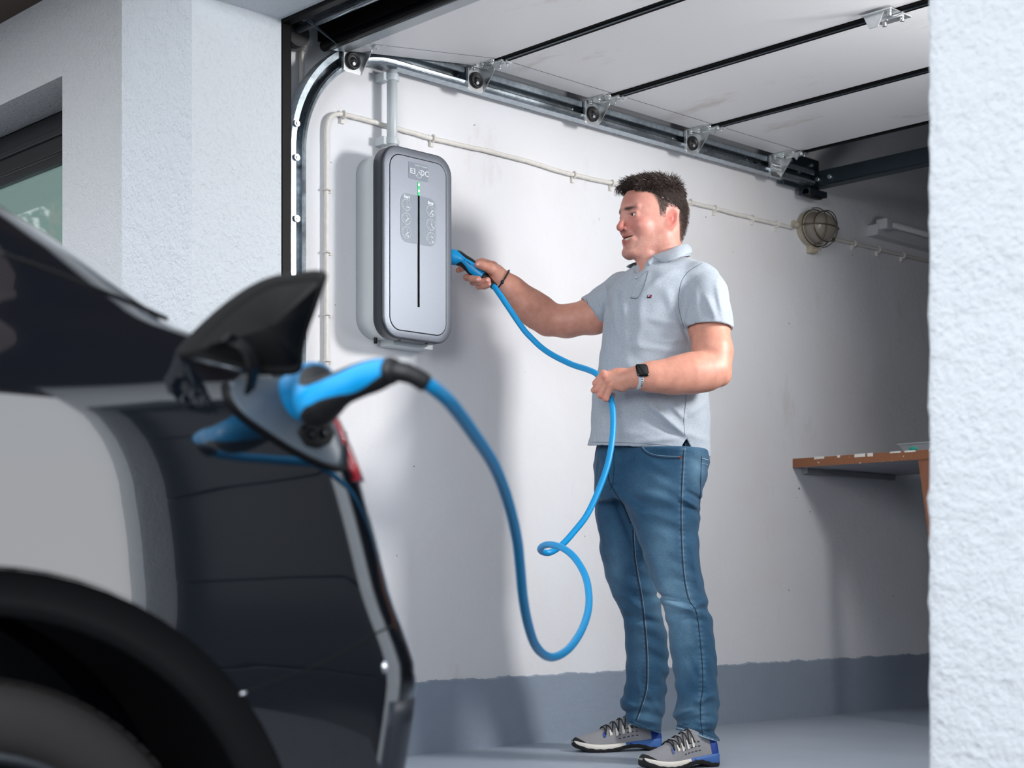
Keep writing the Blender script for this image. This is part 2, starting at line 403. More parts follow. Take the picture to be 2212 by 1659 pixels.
m = MB(); m.box((XT - .005, 5.18, zh - .045), (XT + .01, 5.42, zh + .09)); m.box((XT - .005, 5.30, zh - .07), (XT + .05, 5.42, zh - .045))
obj('end_plate', m, 'dark_steel', tr, bevel=.003)
for (y, z) in ((5.22, zh + .055), (5.28, zh + .02), (5.36, zh + .06), (5.38, zh - .02)): obj('bolt', MB().cyl((XT + .01, y, z), (XT + .02, y, z), .008, 10), 'zinc', tr)
obj('end_buffer', MB().cyl((XT + .03, 5.30, zh - .062), (XT + .03, 5.40, zh - .062), .016, 12), 'grip_black', tr)
cr = thing('rear_cross_rail', 'grey steel cross rail behind the open garage door', 'rail', (-2.6, 5.38, zh))
m = MB(); m.box((XT + .02, 5.36, zh - .03), (XI, 5.366, zh + .03)); m.box((XT + .02, 5.36, zh - .033), (XI, 5.41, zh - .028)); obj('angle_rail', m, 'dark_steel', cr)
for xx in (XT + .05, XT + .11): obj('bolt', MB().cyl((xx, 5.36, zh - .005), (xx, 5.348, zh - .005), .009, 8), 'zinc', cr)
obj('tab', MB().box((-2.62, 5.352, zh - .052), (-2.57, 5.37, zh - .045)), 'zinc', cr)
m = MB(); m.box((XW, 6.3, 2.62), (XI, 6.42, 2.76)); tag(obj('ceiling_beam', m, 'dark_steel'), 'dark beam under the ceiling behind the open door', 'beam')

# ------------------------------------------------------------------ sectional door, open overhead
dr = thing('door_1', None, None, (-2.63, 3.4, 2.23), kind='structure')
XD0, XD1 = -3.835, -1.43
ZP = 2.222
seams = [(2.905, 2.140), (3.495, ZP), (4.04, ZP), (4.575, ZP), (5.09, ZP)]
for i in range(4):
    (y0, z0), (y1, z1) = seams[i], seams[i + 1]
    L = math.hypot(y1 - y0, z1 - z0); ty, tz = (y1 - y0) / L, (z1 - z0) / L; ny, nz = -tz, ty
    def q(u, h): return (y0 + ty * u + ny * h, z0 + tz * u + nz * h)
    m = MB(); g0 = .006; ed = .010
    a = [q(g0, 0), q(L - g0, 0), q(L - g0, .042), q(g0, .042)]
    m.hexa([(XD0, *a[0]), (XD0, *a[1]), (XD0, *a[2]), (XD0, *a[3])], [(XD1, *a[0]), (XD1, *a[1]), (XD1, *a[2]), (XD1, *a[3])])
    pn = obj('panel', m, 'panel', dr, bevel=.003)
    # end stile seam line on the underside
    b = [q(g0, -.0006), q(L - g0, -.0006)]
    m = MB(); xs = XD0 + .095; m.box((0, 0, 0), (0, 0, 0)); m = MB()
    m.hexa([(xs, *q(g0, .001)), (xs, *q(L - g0, .001)), (xs, *b[1]), (xs, *b[0])], [(xs + .0018, *q(g0, .001)), (xs + .0018, *q(L - g0, .001)), (xs + .0018, *b[1]), (xs + .0018, *b[0])])
    obj('stile_seam', m, 'dark_steel', pn)
for k, (y, z) in enumerate(seams[1:4]):
    m = MB(); m.box((XD0 + .02, y - .024, z - .0035), (XD1, y + .024, z + .02)); obj('seam_gasket', m, 'black_gap', dr)
    m = MB(); m.box((XD0 + .05, y - .004, z - .007), (XD1, y + .004, z - .002)); obj('gasket_rib', m, 'dark_steel', dr)
y0, z0 = seams[0]
m = MB(); m.hexa([(XD0, y0 - .012, z0 - .004), (XD0, y0 + .045, z0 + .002), (XD0, y0 + .045, z0 + .045), (XD0, y0 - .02, z0 + .042)], [(XD1, y0 - .012, z0 - .004), (XD1, y0 + .045, z0 + .002), (XD1, y0 + .045, z0 + .045), (XD1, y0 - .02, z0 + .042)])
obj('bottom_strip', m, 'alu_strip', dr, bevel=.002)
m = MB(); m.tube([(XD0 - .02, y0 - .028, z0 + .008), (XD1, y0 - .028, z0 + .008)], .015, 10, sx=1.0); m.box((XD0 - .02, y0 - .05, z0 + .018), (XD1, y0 - .012, z0 + .075))
obj('bottom_seal', m, 'black_rubber', dr)
y4 = seams[4][0]; obj('top_edge_seal', MB().box((XD0, y4, ZP - .004), (XD1, y4 + .018, ZP + .05)), 'black_rubber', dr)
def roller_bracket(y, zp, roller=True, mat='zinc'):
    X0 = XD0 - .018; m = MB()
    m.box((XD0 - .01, y - .036, zp - .004), (XD0 + .075, y + .055, zp - .001))
    m.add([(X0, y - .036, zp - .002), (X0, y + .034, zp - .002), (X0, y + .034, zp - .074), (X0, y + .026, zp - .082), (X0, y - .028, zp - .082), (X0, y - .036, zp - .074),
           (X0 + .003, y - .036, zp - .002), (X0 + .003, y + .034, zp - .002), (X0 + .003, y + .034, zp - .074), (X0 + .003, y + .026, zp - .082), (X0 + .003, y - .028, zp - .082), (X0 + .003, y - .036, zp - .074)],
          [(0, 1, 2, 3, 4, 5), (11, 10, 9, 8, 7, 6)] + [(k, (k + 1) % 6, 6 + (k + 1) % 6, 6 + k) for k in range(6)])
    m.box((X0 - .004, y - .037, zp - .076), (X0 + .007, y - .034, zp - .004))
    m.prism([(X0, y + .033, zp - .003), (X0 + .058, y + .033, zp - .003), (X0 + .052, y + .033, zp - .020), (X0, y + .033, zp - .080)], (0, .003, 0))
    br = obj('roller_bracket', m, mat, dr, bevel=.0008)
    obj('hinge_leaf', MB().box((XD0 + .05, y - .005, zp - .010), (XD0 + .11, y + .045, zp - .005)).tube([(XD0 + .03, y + .01, zp - .012), (XD0 + .11, y + .01, zp - .012)], .006, 8).prism([(XD0 + .06, y + .0, zp - .008), (XD0 + .105, y + .0, zp - .008), (XD0 + .085, y + .0, zp - .035)], (0, .003, 0)), mat, br)
    for (dx, dy) in ((.0, -.022), (.035, -.018), (.06, .035), (.085, -.02), (.1, .03)):
        obj('bolt', MB().cyl((XD0 + dx, y + dy, zp - .004), (XD0 + dx, y + dy, zp - .012), .007, 6).cyl((XD0 + dx, y + dy, zp - .012), (XD0 + dx, y + dy, zp - .019), .004, 8), mat, br)
    if roller:
        c = Vector((X0 + .003, y - .002, zp - .046)); n = 28
        prof = [(.0, .013), (.007, .013), (.008, .006), (.017, .005), (.020, .012), (.024, .012), (.0262, .008), (.0262, -.02)]
        m = MB(); m.grid([[c + Vector((h, r * math.cos(a), r * math.sin(a))) for a in np.linspace(0, 2 * math.pi, n, endpoint=False)] for r, h in prof], closed=True)
        obj('roller', m, 'grip_black', br)
        obj('roller_pin', MB().cyl(c + Vector((.008, -.004, -.012)), c + Vector((.016, -.004, -.012)), .0055, 8), mat, br)
roller_bracket(2.982, 2.172)
for y, z in seams[1:4]: roller_bracket(y - .01, z)
roller_bracket(5.07, ZP, roller=False)
m = MB()
for k in range(7): m.tube([(XD0 - .01 + .006 * math.cos(a), 5.04 + .012 * k * .6 + a * .0008, ZP - .045 + .014 * math.sin(a)) for a in np.linspace(0, 2 * math.pi, 10)], .0022, 5)
obj('spring', m, 'zinc', dr)
# middle hinge on the second seam, near the right pier
hp = on_z(1915, 28, ZP)
mh = MB(); mh.box((hp.x - .05, hp.y - .055, ZP - .012), (hp.x + .05, hp.y + .055, ZP - .008)); mh.hexa([(hp.x - .05, hp.y - .045, ZP - .01), (hp.x + .02, hp.y - .045, ZP - .01), (hp.x + .0, hp.y - .045, ZP - .05), (hp.x - .03, hp.y - .045, ZP - .05)], [(hp.x - .05, hp.y - .042, ZP - .01), (hp.x + .02, hp.y - .042, ZP - .01), (hp.x, hp.y - .042, ZP - .05), (hp.x - .03, hp.y - .042, ZP - .05)])
mh.tube([(hp.x - .055, hp.y, ZP - .016), (hp.x + .055, hp.y, ZP - .016)], .007, 8)
hh = obj('centre_hinge', mh, 'zinc', dr)
for dx, dy in ((-.03, .035), (.03, .035), (.03, -.03), (0, .0)): obj('bolt', MB().cyl((hp.x + dx, hp.y + dy, ZP - .01), (hp.x + dx, hp.y + dy, ZP - .024), .007, 6), 'zinc', hh)
# torsion shaft above the opening with pulley and lift cable
ts = thing('torsion_shaft', 'steel shaft above the garage opening with black pulley and lift cable', 'shaft', (-2.6, 2.79, 2.33))
zs = 2.17; sa = on_x(626, 62, XR - .06)
obj('shaft', MB().tube([(XW, sa.y + .02, sa.z), (XI, sa.y + .02, sa.z)], .0125, 14), 'galv', ts)
obj('pulley', MB().cyl((XR - .075, sa.y + .02, sa.z - .01), (XR - .045, sa.y + .02, sa.z - .01), .04, 20).cyl((XR - .08, sa.y + .02, sa.z - .01), (XR - .076, sa.y + .02, sa.z - .01), .047, 20), 'grip_black', ts)
for dz in (0, .014): obj('lift_cable', MB().tube([P(650, 35 - dz * 500, 4.55), P(728, 95, 4.72)], .0022, 6), 'dark_steel', ts)
m = MB(); m.box((-3.5, 2.95, 2.42), (-3.1, 3.2, 2.62)); m.box((XW + .05, 2.9, 2.50), (XI, 2.93, 2.53)); m.box((XW + .05, 3.2, 2.62), (XI, 3.23, 2.65))
tag(obj('door_operator', m, 'dark_alu', bevel=.01), 'dark operator box and rails above the open door', 'motor')

# ------------------------------------------------------------------ surface conduits and cables
def clip(mb_parent, c, axis, mat='old_white', r=.009):
    c = Vector(c); m = MB()
    if axis == 'y': m.tube([c + Vector((r * 1.2 * math.cos(a) + .0, 0, r * 1.2 * math.sin(a))) for a in np.linspace(-1.9, 1.9, 9)], .0035, 6); m.box((XW, c.y - .006, c.z - .026), (XW + .010, c.y + .006, c.z - .004))
    else: m.tube([c + Vector((r * 1.2 * math.cos(a), r * 1.2 * math.sin(a), 0)) for a in np.linspace(-1.9, 1.9, 9)], .0035, 6); m.box((XW, c.y + .004, c.z - .006), (XW + .010, c.y + .022, c.z + .006))
    return obj('clip', m, mat, mb_parent)
wc = thing('wall_cable', 'white painted cable clipped along the garage wall from the charger corner to the round lamp', 'cable', (XW, 3.2, 1.9))
pts = [on_x(705, y, XW + .012) for y in (1300, 1100, 900, 700, 500, 330, 285)] + [on_x(708, 262, XW + .012), on_x(718, 250, XW + .012), on_x(738, 247, XW + .012)]
hz = [(800, 262), (935, 299), (1100, 338), (1240, 378), (1330, 397), (1495, 438), (1625, 471), (1712, 492)]
pts += [on_x(a, b, XW + .012) for a, b in hz]
pts = [Vector(p) + Vector((0, 0, random.uniform(-.0012, .0012))) for p in spline(pts, 150)]
obj('sheath', MB().tube(pts, .0074, 10), 'old_white', wc)
for y in (780, 680, 545, 410): clip(wc, on_x(706, y, XW + .013), 'z')
for a, b in ((742, 248), (935, 299), (1240, 378), (1322, 396), (1492, 437), (1545, 450), (1627, 471), (1678, 484)): clip(wc, on_x(a, b, XW + .013), 'y')
w2 = thing('wall_cable', 'white cable clipped to the wall right of the round lamp, running into the dark', 'cable', (XW, 5.8, 1.9))
hz = [(1785, 512), (1850, 527), (1930, 546), (2010, 565), (2100, 587), (2300, 636)]
obj('sheath', MB().tube(spline([on_x(a, b, XW + .012) for a, b in hz], 30), .0072, 8), 'old_white', w2)
for a, b in ((1845, 526), (1898, 539), (1951, 552)): clip(w2, on_x(a, b, XW + .013), 'y')
w3 = thing('wall_cable', 'thin white cable running straight down the wall beside the vertical door track', 'cable', (XW, 2.87, 1.4))
obj('sheath', MB().tube([on_x(651, y, XW + .010) for y in (60, 200, 400, 600, 800, 1000)], .007, 8), 'old_white', w3)
for y in (100, 288, 402, 540, 680): clip(w3, on_x(652, y, XW + .011), 'z')
cp = thing('conduit_pipe', 'light grey plastic conduit pipe rising from the wall charger to the track', 'pipe', tuple(on_x(848, 300, XW + .05)))
ca = on_x(847, 322, XW + .045); cb = on_x(847, 132, XW + .045); cb.z = 2.15
obj('pipe', MB().tube([(ca.x, ca.y, ca.z - .05), (ca.x, ca.y, cb.z)], .0165, 20), 'pvc_grey', cp)
for py in (168, 306):
    c = on_x(847, py, XW + .045); m = MB()
    m.tube([(c.x, c.y, c.z - .011), (c.x, c.y, c.z + .011)], .0205, 18); m.box((XW, c.y - .034, c.z - .013), (c.x, c.y - .004, c.z + .013)); m.box((c.x - .012, c.y + .015, c.z - .008), (c.x + .004, c.y + .028, c.z + .008))
    obj('clamp', m, 'pvc_grey', cp, bevel=.002)

# ------------------------------------------------------------------ wall charger
YC0, YC1 = 3.058, 3.338; XC = -3.800; ZB, ZTOP = 1.297, 1.888
wb = thing('wall_charger', 'grey wall charger box with anthracite rim and green status light', 'charger', (XW, (YC0 + YC1) / 2, ZB))
def rrect(y0, y1, z0, z1, r, n=7):
    out = []
    for (cy, cz, a0) in ((y1 - r, z1 - r, 0), (y0 + r, z1 - r, 90), (y0 + r, z0 + r, 180), (y1 - r, z0 + r, 270)):
        for k in range(n + 1):
            a = math.radians(a0 + 90 * k / n); out.append((cy + r * math.cos(a), cz + r * math.sin(a)))
    return out
def slab(name, y0, y1, z0, z1, r, xs, mat, parent, bev=.0, mi=0):
    """xs: list of (x, inset) stations"""
    m = MB(); rows = []
    for xq, ins in xs:
        rows.append([(xq, a, b) for a, b in rrect(y0 + ins, y1 - ins, z0 + ins, z1 - ins, max(r - ins, .001))])
    m.grid(rows, closed=True, smooth=True)
    m.add(rows[0], [tuple(range(len(rows[0])))]); m.add(rows[-1], [tuple(reversed(range(len(rows[0]))))])
    return obj(name, m, mat, parent)
slab('housing', YC0 + .006, YC1 - .006, ZB + .012, ZTOP - .012, .065, [(XW, 0), (XC - .045, 0)], 'charger_side', wb)
slab('rim', YC0, YC1, ZB, ZTOP, .062, [(XC - .046, .004), (XC - .046, 0), (XC - .006, 0), (XC - .001, .002)], 'charger_rim', wb)
slab('front_frame', YC0, YC1, ZB, ZTOP, .062, [(XC - .002, .0015), (XC, .003), (XC + .001, .006), (XC + .001, .030)], 'charger_face', wb)
fy0, fy1, fz0, fz1 = YC0 + .027, YC1 - .027, ZB + .026, ZTOP - .028
slab('panel_gap', fy0 - .002, fy1 + .002, fz0 - .002, fz1 + .002, .042, [(XC, 0), (XC + .0012, 0)], 'black_gap', wb)
slab('front_panel', fy0, fy1, fz0, fz1, .040, [(XC, 0), (XC + .0018, 0), (XC + .0024, .0012)], 'charger_face', wb)
yc = (YC0 + YC1) / 2; XL = XC + .0024
def pxy(px, py): p = on_x(px, py, XL); return p.y, p.z
# labels: logo plate and pictogram plate, slot and light bar
lp = slab('logo_plate', yc - .041, yc + .038, ZTOP - .094, ZTOP - .042, .003, [(XL - .0005, 0), (XL + .0006, 0)], 'label_grey', wb)
ic = slab('pictogram_plate', yc - .072, yc + .070, ZTOP - .292, ZTOP - .142, .026, [(XL - .0005, 0), (XL + .0006, 0)], 'label_grey', wb)
obj('slot', MB().box((XL - .0005, yc - .0035, ZB + .105), (XL + .0012, yc + .0035, ZTOP - .128)), 'black_gap', wb)
led = obj('light_bar', MB().box((XL - .0005, yc - .0038, ZTOP - .142), (XL + .0016, yc + .0038, ZTOP - .100)), 'led', wb, bevel=.001)
for z in (ZTOP - .108, ZTOP - .127): obj('diode', MB().ellipsoid((XL + .0016, yc, z), (.0006, .003, .0042), 8, 6), 'led_core', led)
def text(s, y, z, size, parent, X=XL + .0009, rot=0, mat='print_white', ext=.0002, shear=0, name='lettering', bold=0):
    cu = bpy.data.curves.new(name, 'FONT'); cu.body = s; cu.size = size; cu.extrude = ext; cu.align_x = 'CENTER'; cu.align_y = 'CENTER'; cu.offset = bold; cu.resolution_u = 3
    o = bpy.data.objects.new(name, cu); col.objects.link(o)
    o.matrix_world = Matrix.Translation((X, y, z)) @ Matrix(((0, 0, 1, 0), (1, 0, 0, 0), (0, 1, 0, 0), (0, 0, 0, 1)))
    dg = bpy.context.evaluated_depsgraph_get(); me = bpy.data.meshes.new_from_object(o.evaluated_get(dg))
    me.transform(o.matrix_world); bpy.data.objects.remove(o)
    me.materials.clear(); me.materials.append(M[mat])
    q = bpy.data.objects.new(name, me); col.objects.link(q)
    if parent: adopt(q, parent)
    return q
zl = ZTOP - .070
text('E3', yc - .0235, zl, .0235, lp); text('DC', yc + .0235, zl, .0235, lp)
text('ENERGY STORAGE', yc + .010, ZTOP - .050, .0058, lp)
def arc(cy, cz, r, a0, a1, w=.0011, n=20): return [(XL + .001, cy + r * math.cos(math.radians(a)), cz + r * math.sin(math.radians(a))) for a in np.linspace(a0, a1, n)]
m = MB(); m.tube(arc(yc, zl - .004, .0135, 190, 440), .0008, 5)
m.tube([(XL + .001, yc - .012, zl - .012), (XL + .001, yc - .006, zl - .010), (XL + .001, yc, zl + .006), (XL + .001, yc + .005, zl - .008), (XL + .001, yc + .009, zl - .004)], [.0007, .001, .0015, .0022, .0006], 6)
obj('emblem', m, 'print_white', lp)
ly, ry = yc - .050, yc + .049
text('Start', ly + .002, ZTOP - .153, .0125, ic, bold=.0004); text('Stop', ry - .001, ZTOP - .157, .0125, ic, bold=.0004)
def picto(cy, cz, v):
    r = .0175; m = MB(); X0 = XL + .001
    m.tube([(X0, cy + r * math.cos(a), cz + r * math.sin(a)) for a in np.linspace(0, 2 * math.pi, 29)], .0007, 5)
    m.tube([(X0, cy - r * .55 + r * .75 * math.cos(a), cz + r * .9 * math.sin(a)) for a in np.linspace(-1.1, 1.1, 12)], .0005, 4)
    for a in (150, 180, 210, 240): m.tube([(X0, cy + r * .98 * math.cos(math.radians(a)), cz + r * .98 * math.sin(math.radians(a))), (X0, cy + r * .6 * math.cos(math.radians(a)), cz + r * .6 * math.sin(math.radians(a)))], .0005, 4)
    yy = cy + (.003 if v != 5 else -.006); m.tube([(X0, yy - .0025, cz + .002), (X0, yy - .0025, cz + .0125), (X0, yy + .0025, cz + .0125), (X0, yy + .0025, cz + .002), (X0, yy - .0025, cz + .002)], .0005, 4)
    if v == 0: m.tube([(X0, cy - .002, cz - .006), (X0, cy + .011, cz - .007)], [.001, .0022], 6)
    if v in (1, 2, 3): m.tube([(X0, cy - .006, cz - .012), (X0, cy + .001, cz - .004), (X0, cy + .008, cz + .002), (X0, cy + .013, cz - .001)], [.0008, .0016, .0014, .0008], 6)
    if v in (2, 3, 5): m.ellipsoid((X0, cy + .007, cz - .010), (.0006, .003, .0026), 8, 6)
    if v == 4: m.tube([(X0, cy + .002, cz - .002), (X0, cy + .010, cz - .011)], [.0012, .0022], 6); m.ellipsoid((X0, cy + .003, cz + .001), (.0006, .0025, .0025), 8, 6)
    if v == 5: m.tube([(X0, cy - .002, cz + .004), (X0, cy + .006, cz + .004), (X0, cy + .012, cz - .004)], [.0008, .002, .001], 6)
    obj('pictogram', m, 'print_white', ic)
for k in range(3):
    picto(ly, ZTOP - .178 - k * .0425, k); picto(ry, ZTOP - .181 - k * .0425, 3 + k)
for yy_ in (ly, ry):
    for k in range(2):
        z0_ = ZTOP - .1965 - k * .0425; obj('link_line', MB().tube([(XL + .001, yy_, z0_), (XL + .001, yy_, z0_ - .0075)], .0005, 4), 'print_white', ic)
m = MB(); m.box((XW + .002, YC0 + .10, ZB - .008), (XC - .07, YC1 - .02, ZB + .014)); obj('base_plate', m, 'charger_side', wb)
for (a, b) in ((XW + .03, YC0 + .06), (XW + .03, YC1 - .05)): obj('base_screw', MB().cyl((a, b, ZB + .02), (a, b, ZB - .004), .006, 10), 'grip_black', wb)
for b in (YC0 + .085, YC1 - .085): obj('cover_screw', MB().cyl((XC - .025, b, ZB + .002), (XC - .025, b, ZB - .001), .006, 10), 'black_gap', wb)

# ------------------------------------------------------------------ bulkhead lamp and tube light on the wall
lc = on_x(1748, 496, XW)
bl_ = thing('bulkhead_lamp', 'old round caged lamp with dusty glass on the garage wall', 'lamp', tuple(lc))
def disc_stack(prof, ry, rz, c, n=28):
    return [[(c[0] + xq, c[1] + ry * s_ * math.cos(a), c[2] + rz * s_ * math.sin(a)) for a in np.linspace(0, 2 * math.pi, n, endpoint=False)] for xq, s_ in prof]
m = MB(); rws = disc_stack([(0, .95), (.018, 1.0), (.03, .98), (.034, .90)], .095, .072, lc); m.grid(rws, closed=True); obj('lamp_base', m, 'old_cream', bl_)
m = MB(); rws = disc_stack([(.03, .88), (.05, .87), (.075, .80), (.095, .62), (.105, .34), (.108, .02)], .095, .072, lc); m.grid(rws, closed=True); obj('lamp_glass', m, 'lamp_glass', bl_)
obj('bulb', MB().ellipsoid((lc.x + .05, lc.y - .015, lc.z + .005), (.026, .034, .03), 16, 12), 'bulb', bl_)
m = MB()
for s_, xq in ((.98, .036), (.80, .082)): m.tube([(lc.x + xq, lc.y + .1 * s_ * math.cos(a), lc.z + .076 * s_ * math.sin(a)) for a in np.linspace(0, 2 * math.pi, 33)], .0026, 6)
for dy in (-.035, .035): m.tube([(lc.x + .034 + .08 * math.cos(a) ** .7 if abs(a) < 1.57 else lc.x + .034, lc.y + dy, lc.z + .076 * math.sin(a)) for a in np.linspace(-1.55, 1.55, 15)], .0022, 6)
m.tube([(lc.x + .034 + .08 * math.cos(a) ** .7, lc.y + .1 * math.sin(a), lc.z) for a in np.linspace(-1.55, 1.55, 15)], .0022, 6)
for sg in (-1, 1): m.tube([(lc.x + .05 + .008 * math.cos(a), lc.y + .1, lc.z + sg * .035 + .008 * math.sin(a)) for a in np.linspace(0, 6.3, 9)], .002, 5)
obj('cage', m, 'rust_wire', bl_)
m = MB(); m.box((lc.x, lc.y - .02, lc.z - .10), (lc.x + .03, lc.y + .02, lc.z - .06)); m.tube([(lc.x + .028, lc.y - .01, lc.z - .09), (lc.x + .045, lc.y + .02, lc.z - .085)], .004, 6)
obj('screw_lug', m, 'old_cream', bl_)
obj('cable_gland', MB().cyl((lc.x + .012, lc.y - .125, lc.z + .004), (lc.x + .012, lc.y - .08, lc.z + .002), .014, 10), 'old_cream', bl_)
la = on_x(1872, 493, XW); lb = Vector((XW, la.y + 1.25, la.z))
tl = thing('tube_light', 'white fluorescent batten light on the dark end of the wall', 'lamp', tuple(la))
m = MB(); m.box((XW, la.y, la.z - .035), (XW + .055, lb.y, la.z + .012)); obj('batten', m, 'tube_white', tl, bevel=.004)
obj('tube', MB().tube([(XW + .075, la.y + .05, la.z + .015), (XW + .075, lb.y - .05, la.z + .015)], .013, 12), 'tube_white', tl)
for yy_ in (la.y + .03, lb.y - .03): obj('tube_holder', MB().box((XW + .04, yy_ - .02, la.z - .012), (XW + .095, yy_ + .022, la.z + .032)), 'tube_white', tl, bevel=.004)

# ------------------------------------------------------------------ workbench
wbk = thing('workbench', 'chipboard workbench shelf with chipped white edge against the garage wall', 'workbench', (-3.3, 5.45, 0))
zt_ = 1.052
m = MB(); nX = 40
m.box((XW + .002, 5.30, zt_ - .036), (-2.3, 5.304, zt_)); obj('board_edge', m, 'chipboard', wbk)
obj('board', MB().box((XW + .002, 5.304, zt_ - .036), (-2.3, 5.50, zt_)), 'board_under', wbk)
obj('board', MB().box((XW + .002, 5.506, zt_ - .034), (-2.3, 6.05, zt_ - .004)), 'board_under', wbk)
obj('batten', MB().box((XW + .003, 5.36, zt_ - .058), (XW + .03, 6.0, zt_ - .036)), 'board_under', wbk)
for i in range(14):
    xx = XW + .12 + i * .085 + random.uniform(-.02, .02); ww = random.uniform(.01, .05); m = MB()
    m.box((xx, 5.2985, zt_ - random.uniform(.003, .012)), (xx + ww, 5.302, zt_ + .0012)); obj('paint_chip', m, 'old_white', wbk)
la_ = on_y(1984, 992, 5.31); lb_ = on_y(1999, 1262, 5.31)
obj('leg', MB().hexa([(la_.x, 5.305, la_.z), (la_.x + .09, 5.305, la_.z), (la_.x + .09, 5.335, la_.z), (la_.x, 5.335, la_.z)][::-1],
                     [(la_.x + .155, 5.305, 0), (la_.x + .245, 5.305, 0), (la_.x + .245, 5.335, 0), (la_.x + .155, 5.335, 0)][::-1]), 'wood', wbk, bevel=.002)
bp = on_y(1946, 968, 5.36)
bx_ = thing('plastic_box', 'small clear plastic box lying on the workbench shelf', 'box', tuple(bp))
m = MB(); x0, y0_ = bp.x, 5.345
m.hexa([(x0 + .012, y0_ + .01, zt_), (x0 + .20, y0_ + .01, zt_), (x0 + .20, y0_ + .11, zt_), (x0 + .012, y0_ + .11, zt_)][::-1], [(x0, y0_, zt_ + .03), (x0 + .21, y0_, zt_ + .03), (x0 + .21, y0_ + .12, zt_ + .03), (x0, y0_ + .12, zt_ + .03)][::-1])
obj('tray', m, 'clear_box', bx_, bevel=.003); obj('lid', MB().box((x0 - .004, y0_ - .004, zt_ + .03), (x0 + .214, y0_ + .124, zt_ + .034)), 'clear_box', bx_)
obj('contents', MB().ellipsoid((x0 + .06, y0_ + .008, zt_ + .013), (.022, .006, .010), 10, 6), 'teal', bx_)
# ------------------------------------------------------------------ implicit-surface toolkit, camera-aligned metres (s right, t away, z up)
def cs(px, py, t): return np.array([(px - PX) / F * t, t, H + (HY - py) / F * t], np.float32)
def to_world(v):
    v = np.asarray(v); s, t, z = v[:, 0], v[:, 1], v[:, 2]
    return np.stack([t * DX + s * RX, t * DY + s * RY, z], 1)
def smin(a, b, k):
    h = np.clip(0.5 + 0.5 * (b - a) / k, 0, 1); return b + (a - b) * h - k * h * (1 - h)
def smax(a, b, k): return -smin(-a, -b, k)
def sph(p, c, r): return np.sqrt(((p - np.asarray(c, np.float32)) ** 2).sum(1)) - r
def ell(p, c, r):
    q = p - np.asarray(c, np.float32); r = np.asarray(r, np.float32)
    k0 = np.sqrt(((q / r) ** 2).sum(1)); k1 = np.sqrt(((q / (r * r)) ** 2).sum(1)) + 1e-9
    return k0 * (k0 - 1) / k1
def cone(p, a, b, ra, rb, sq=1.0):
    a = np.asarray(a, np.float32); b = np.asarray(b, np.float32)
    pa = p - a; ba = b - a; h = np.clip((pa @ ba) / (ba @ ba), 0, 1)
    q = pa - h[:, None] * ba
    if sq != 1.0:
        q = q.copy(); q[:, 1] /= sq
        return (np.sqrt((q ** 2).sum(1)) - (ra + (rb - ra) * h)) * min(sq, 1)
    return np.sqrt((q ** 2).sum(1)) - (ra + (rb - ra) * h)
def chain(p, pts, k=.006, sq=1.0):
    d = None
    for (a, ra), (b, rb) in zip(pts[:-1], pts[1:]):
        e = cone(p, a, b, ra, rb, sq); d = e if d is None else smin(d, e, k)
    return d
def smooth_rows(rows, n=90):
    R = np.array(sorted(rows), float); z = np.linspace(R[0, 0], R[-1, 0], n)
    out = [np.interp(z, R[:, 0], R[:, j]) for j in range(1, R.shape[1])]
    ker = np.exp(-np.linspace(-1.6, 1.6, 7) ** 2); ker /= ker.sum()
    out = [np.convolve(np.pad(o, 3, mode='edge'), ker, 'valid') for o in out]
    return z, out
def stack(p, S, n=2.3, pad=0.0, cap=True):
    """rows: z, sL, sR, t centre, t radius"""
    z, (sl, sr, tt, rt) = S; pz = p[:, 2]
    a = np.interp(pz, z, sl); b = np.interp(pz, z, sr); c = np.interp(pz, z, tt); r = np.interp(pz, z, rt) + pad
    rs = (b - a) / 2 + pad
    g = (np.abs((p[:, 0] - (a + b) / 2) / rs) ** n + np.abs((p[:, 1] - c) / r) ** n) ** (1 / n)
    d = (g - 1) * np.minimum(rs, r)
    if cap: d = np.maximum(d, np.maximum(z[0] - pz, pz - z[-1]))
    return d
def prows(rows):   # rows in photo measures: y, xL, xR, t, rt
    out = []
    for (y, xl, xr, t, rt) in rows:
        a = cs(xl, y, t); b = cs(xr, y, t); out.append((a[2], a[0], b[0], t, rt))
    return smooth_rows(out)
def img(p): return PX + F * p[:, 0] / p[:, 1], HY - F * (p[:, 2] - H) / p[:, 1]
def ridge(p, segs, near=None):
    """cloth folds: (x0,y0,x1,y1,width px,height m); only on the side facing -t when near given"""
    X, Y = img(p); d = np.zeros(len(p), np.float32)
    for (x0, y0, x1, y1, w, a) in segs:
        bx, by = x1 - x0, y1 - y0; h = np.clip(((X - x0) * bx + (Y - y0) * by) / (bx * bx + by * by), 0, 1)
        q = (X - x0 - h * bx) ** 2 + (Y - y0 - h * by) ** 2
        fall = np.sin(np.pi * np.clip(h * .9 + .05, 0, 1)) ** .5
        d += 1.5 * a * fall * np.exp(-q / (w * w))
    return d if near is None else d * near
def wob(p, f, seed, amp):
    r = np.random.default_rng(seed); d = np.zeros(len(p), np.float32)
    for _ in range(7):
        k = r.normal(size=3) * f; ph = r.uniform(0, 6.28); d += np.sin(p @ k.astype(np.float32) + ph + 1.3 * np.sin(p @ (k[::-1] * .7).astype(np.float32)))
    return d * amp / 2.6
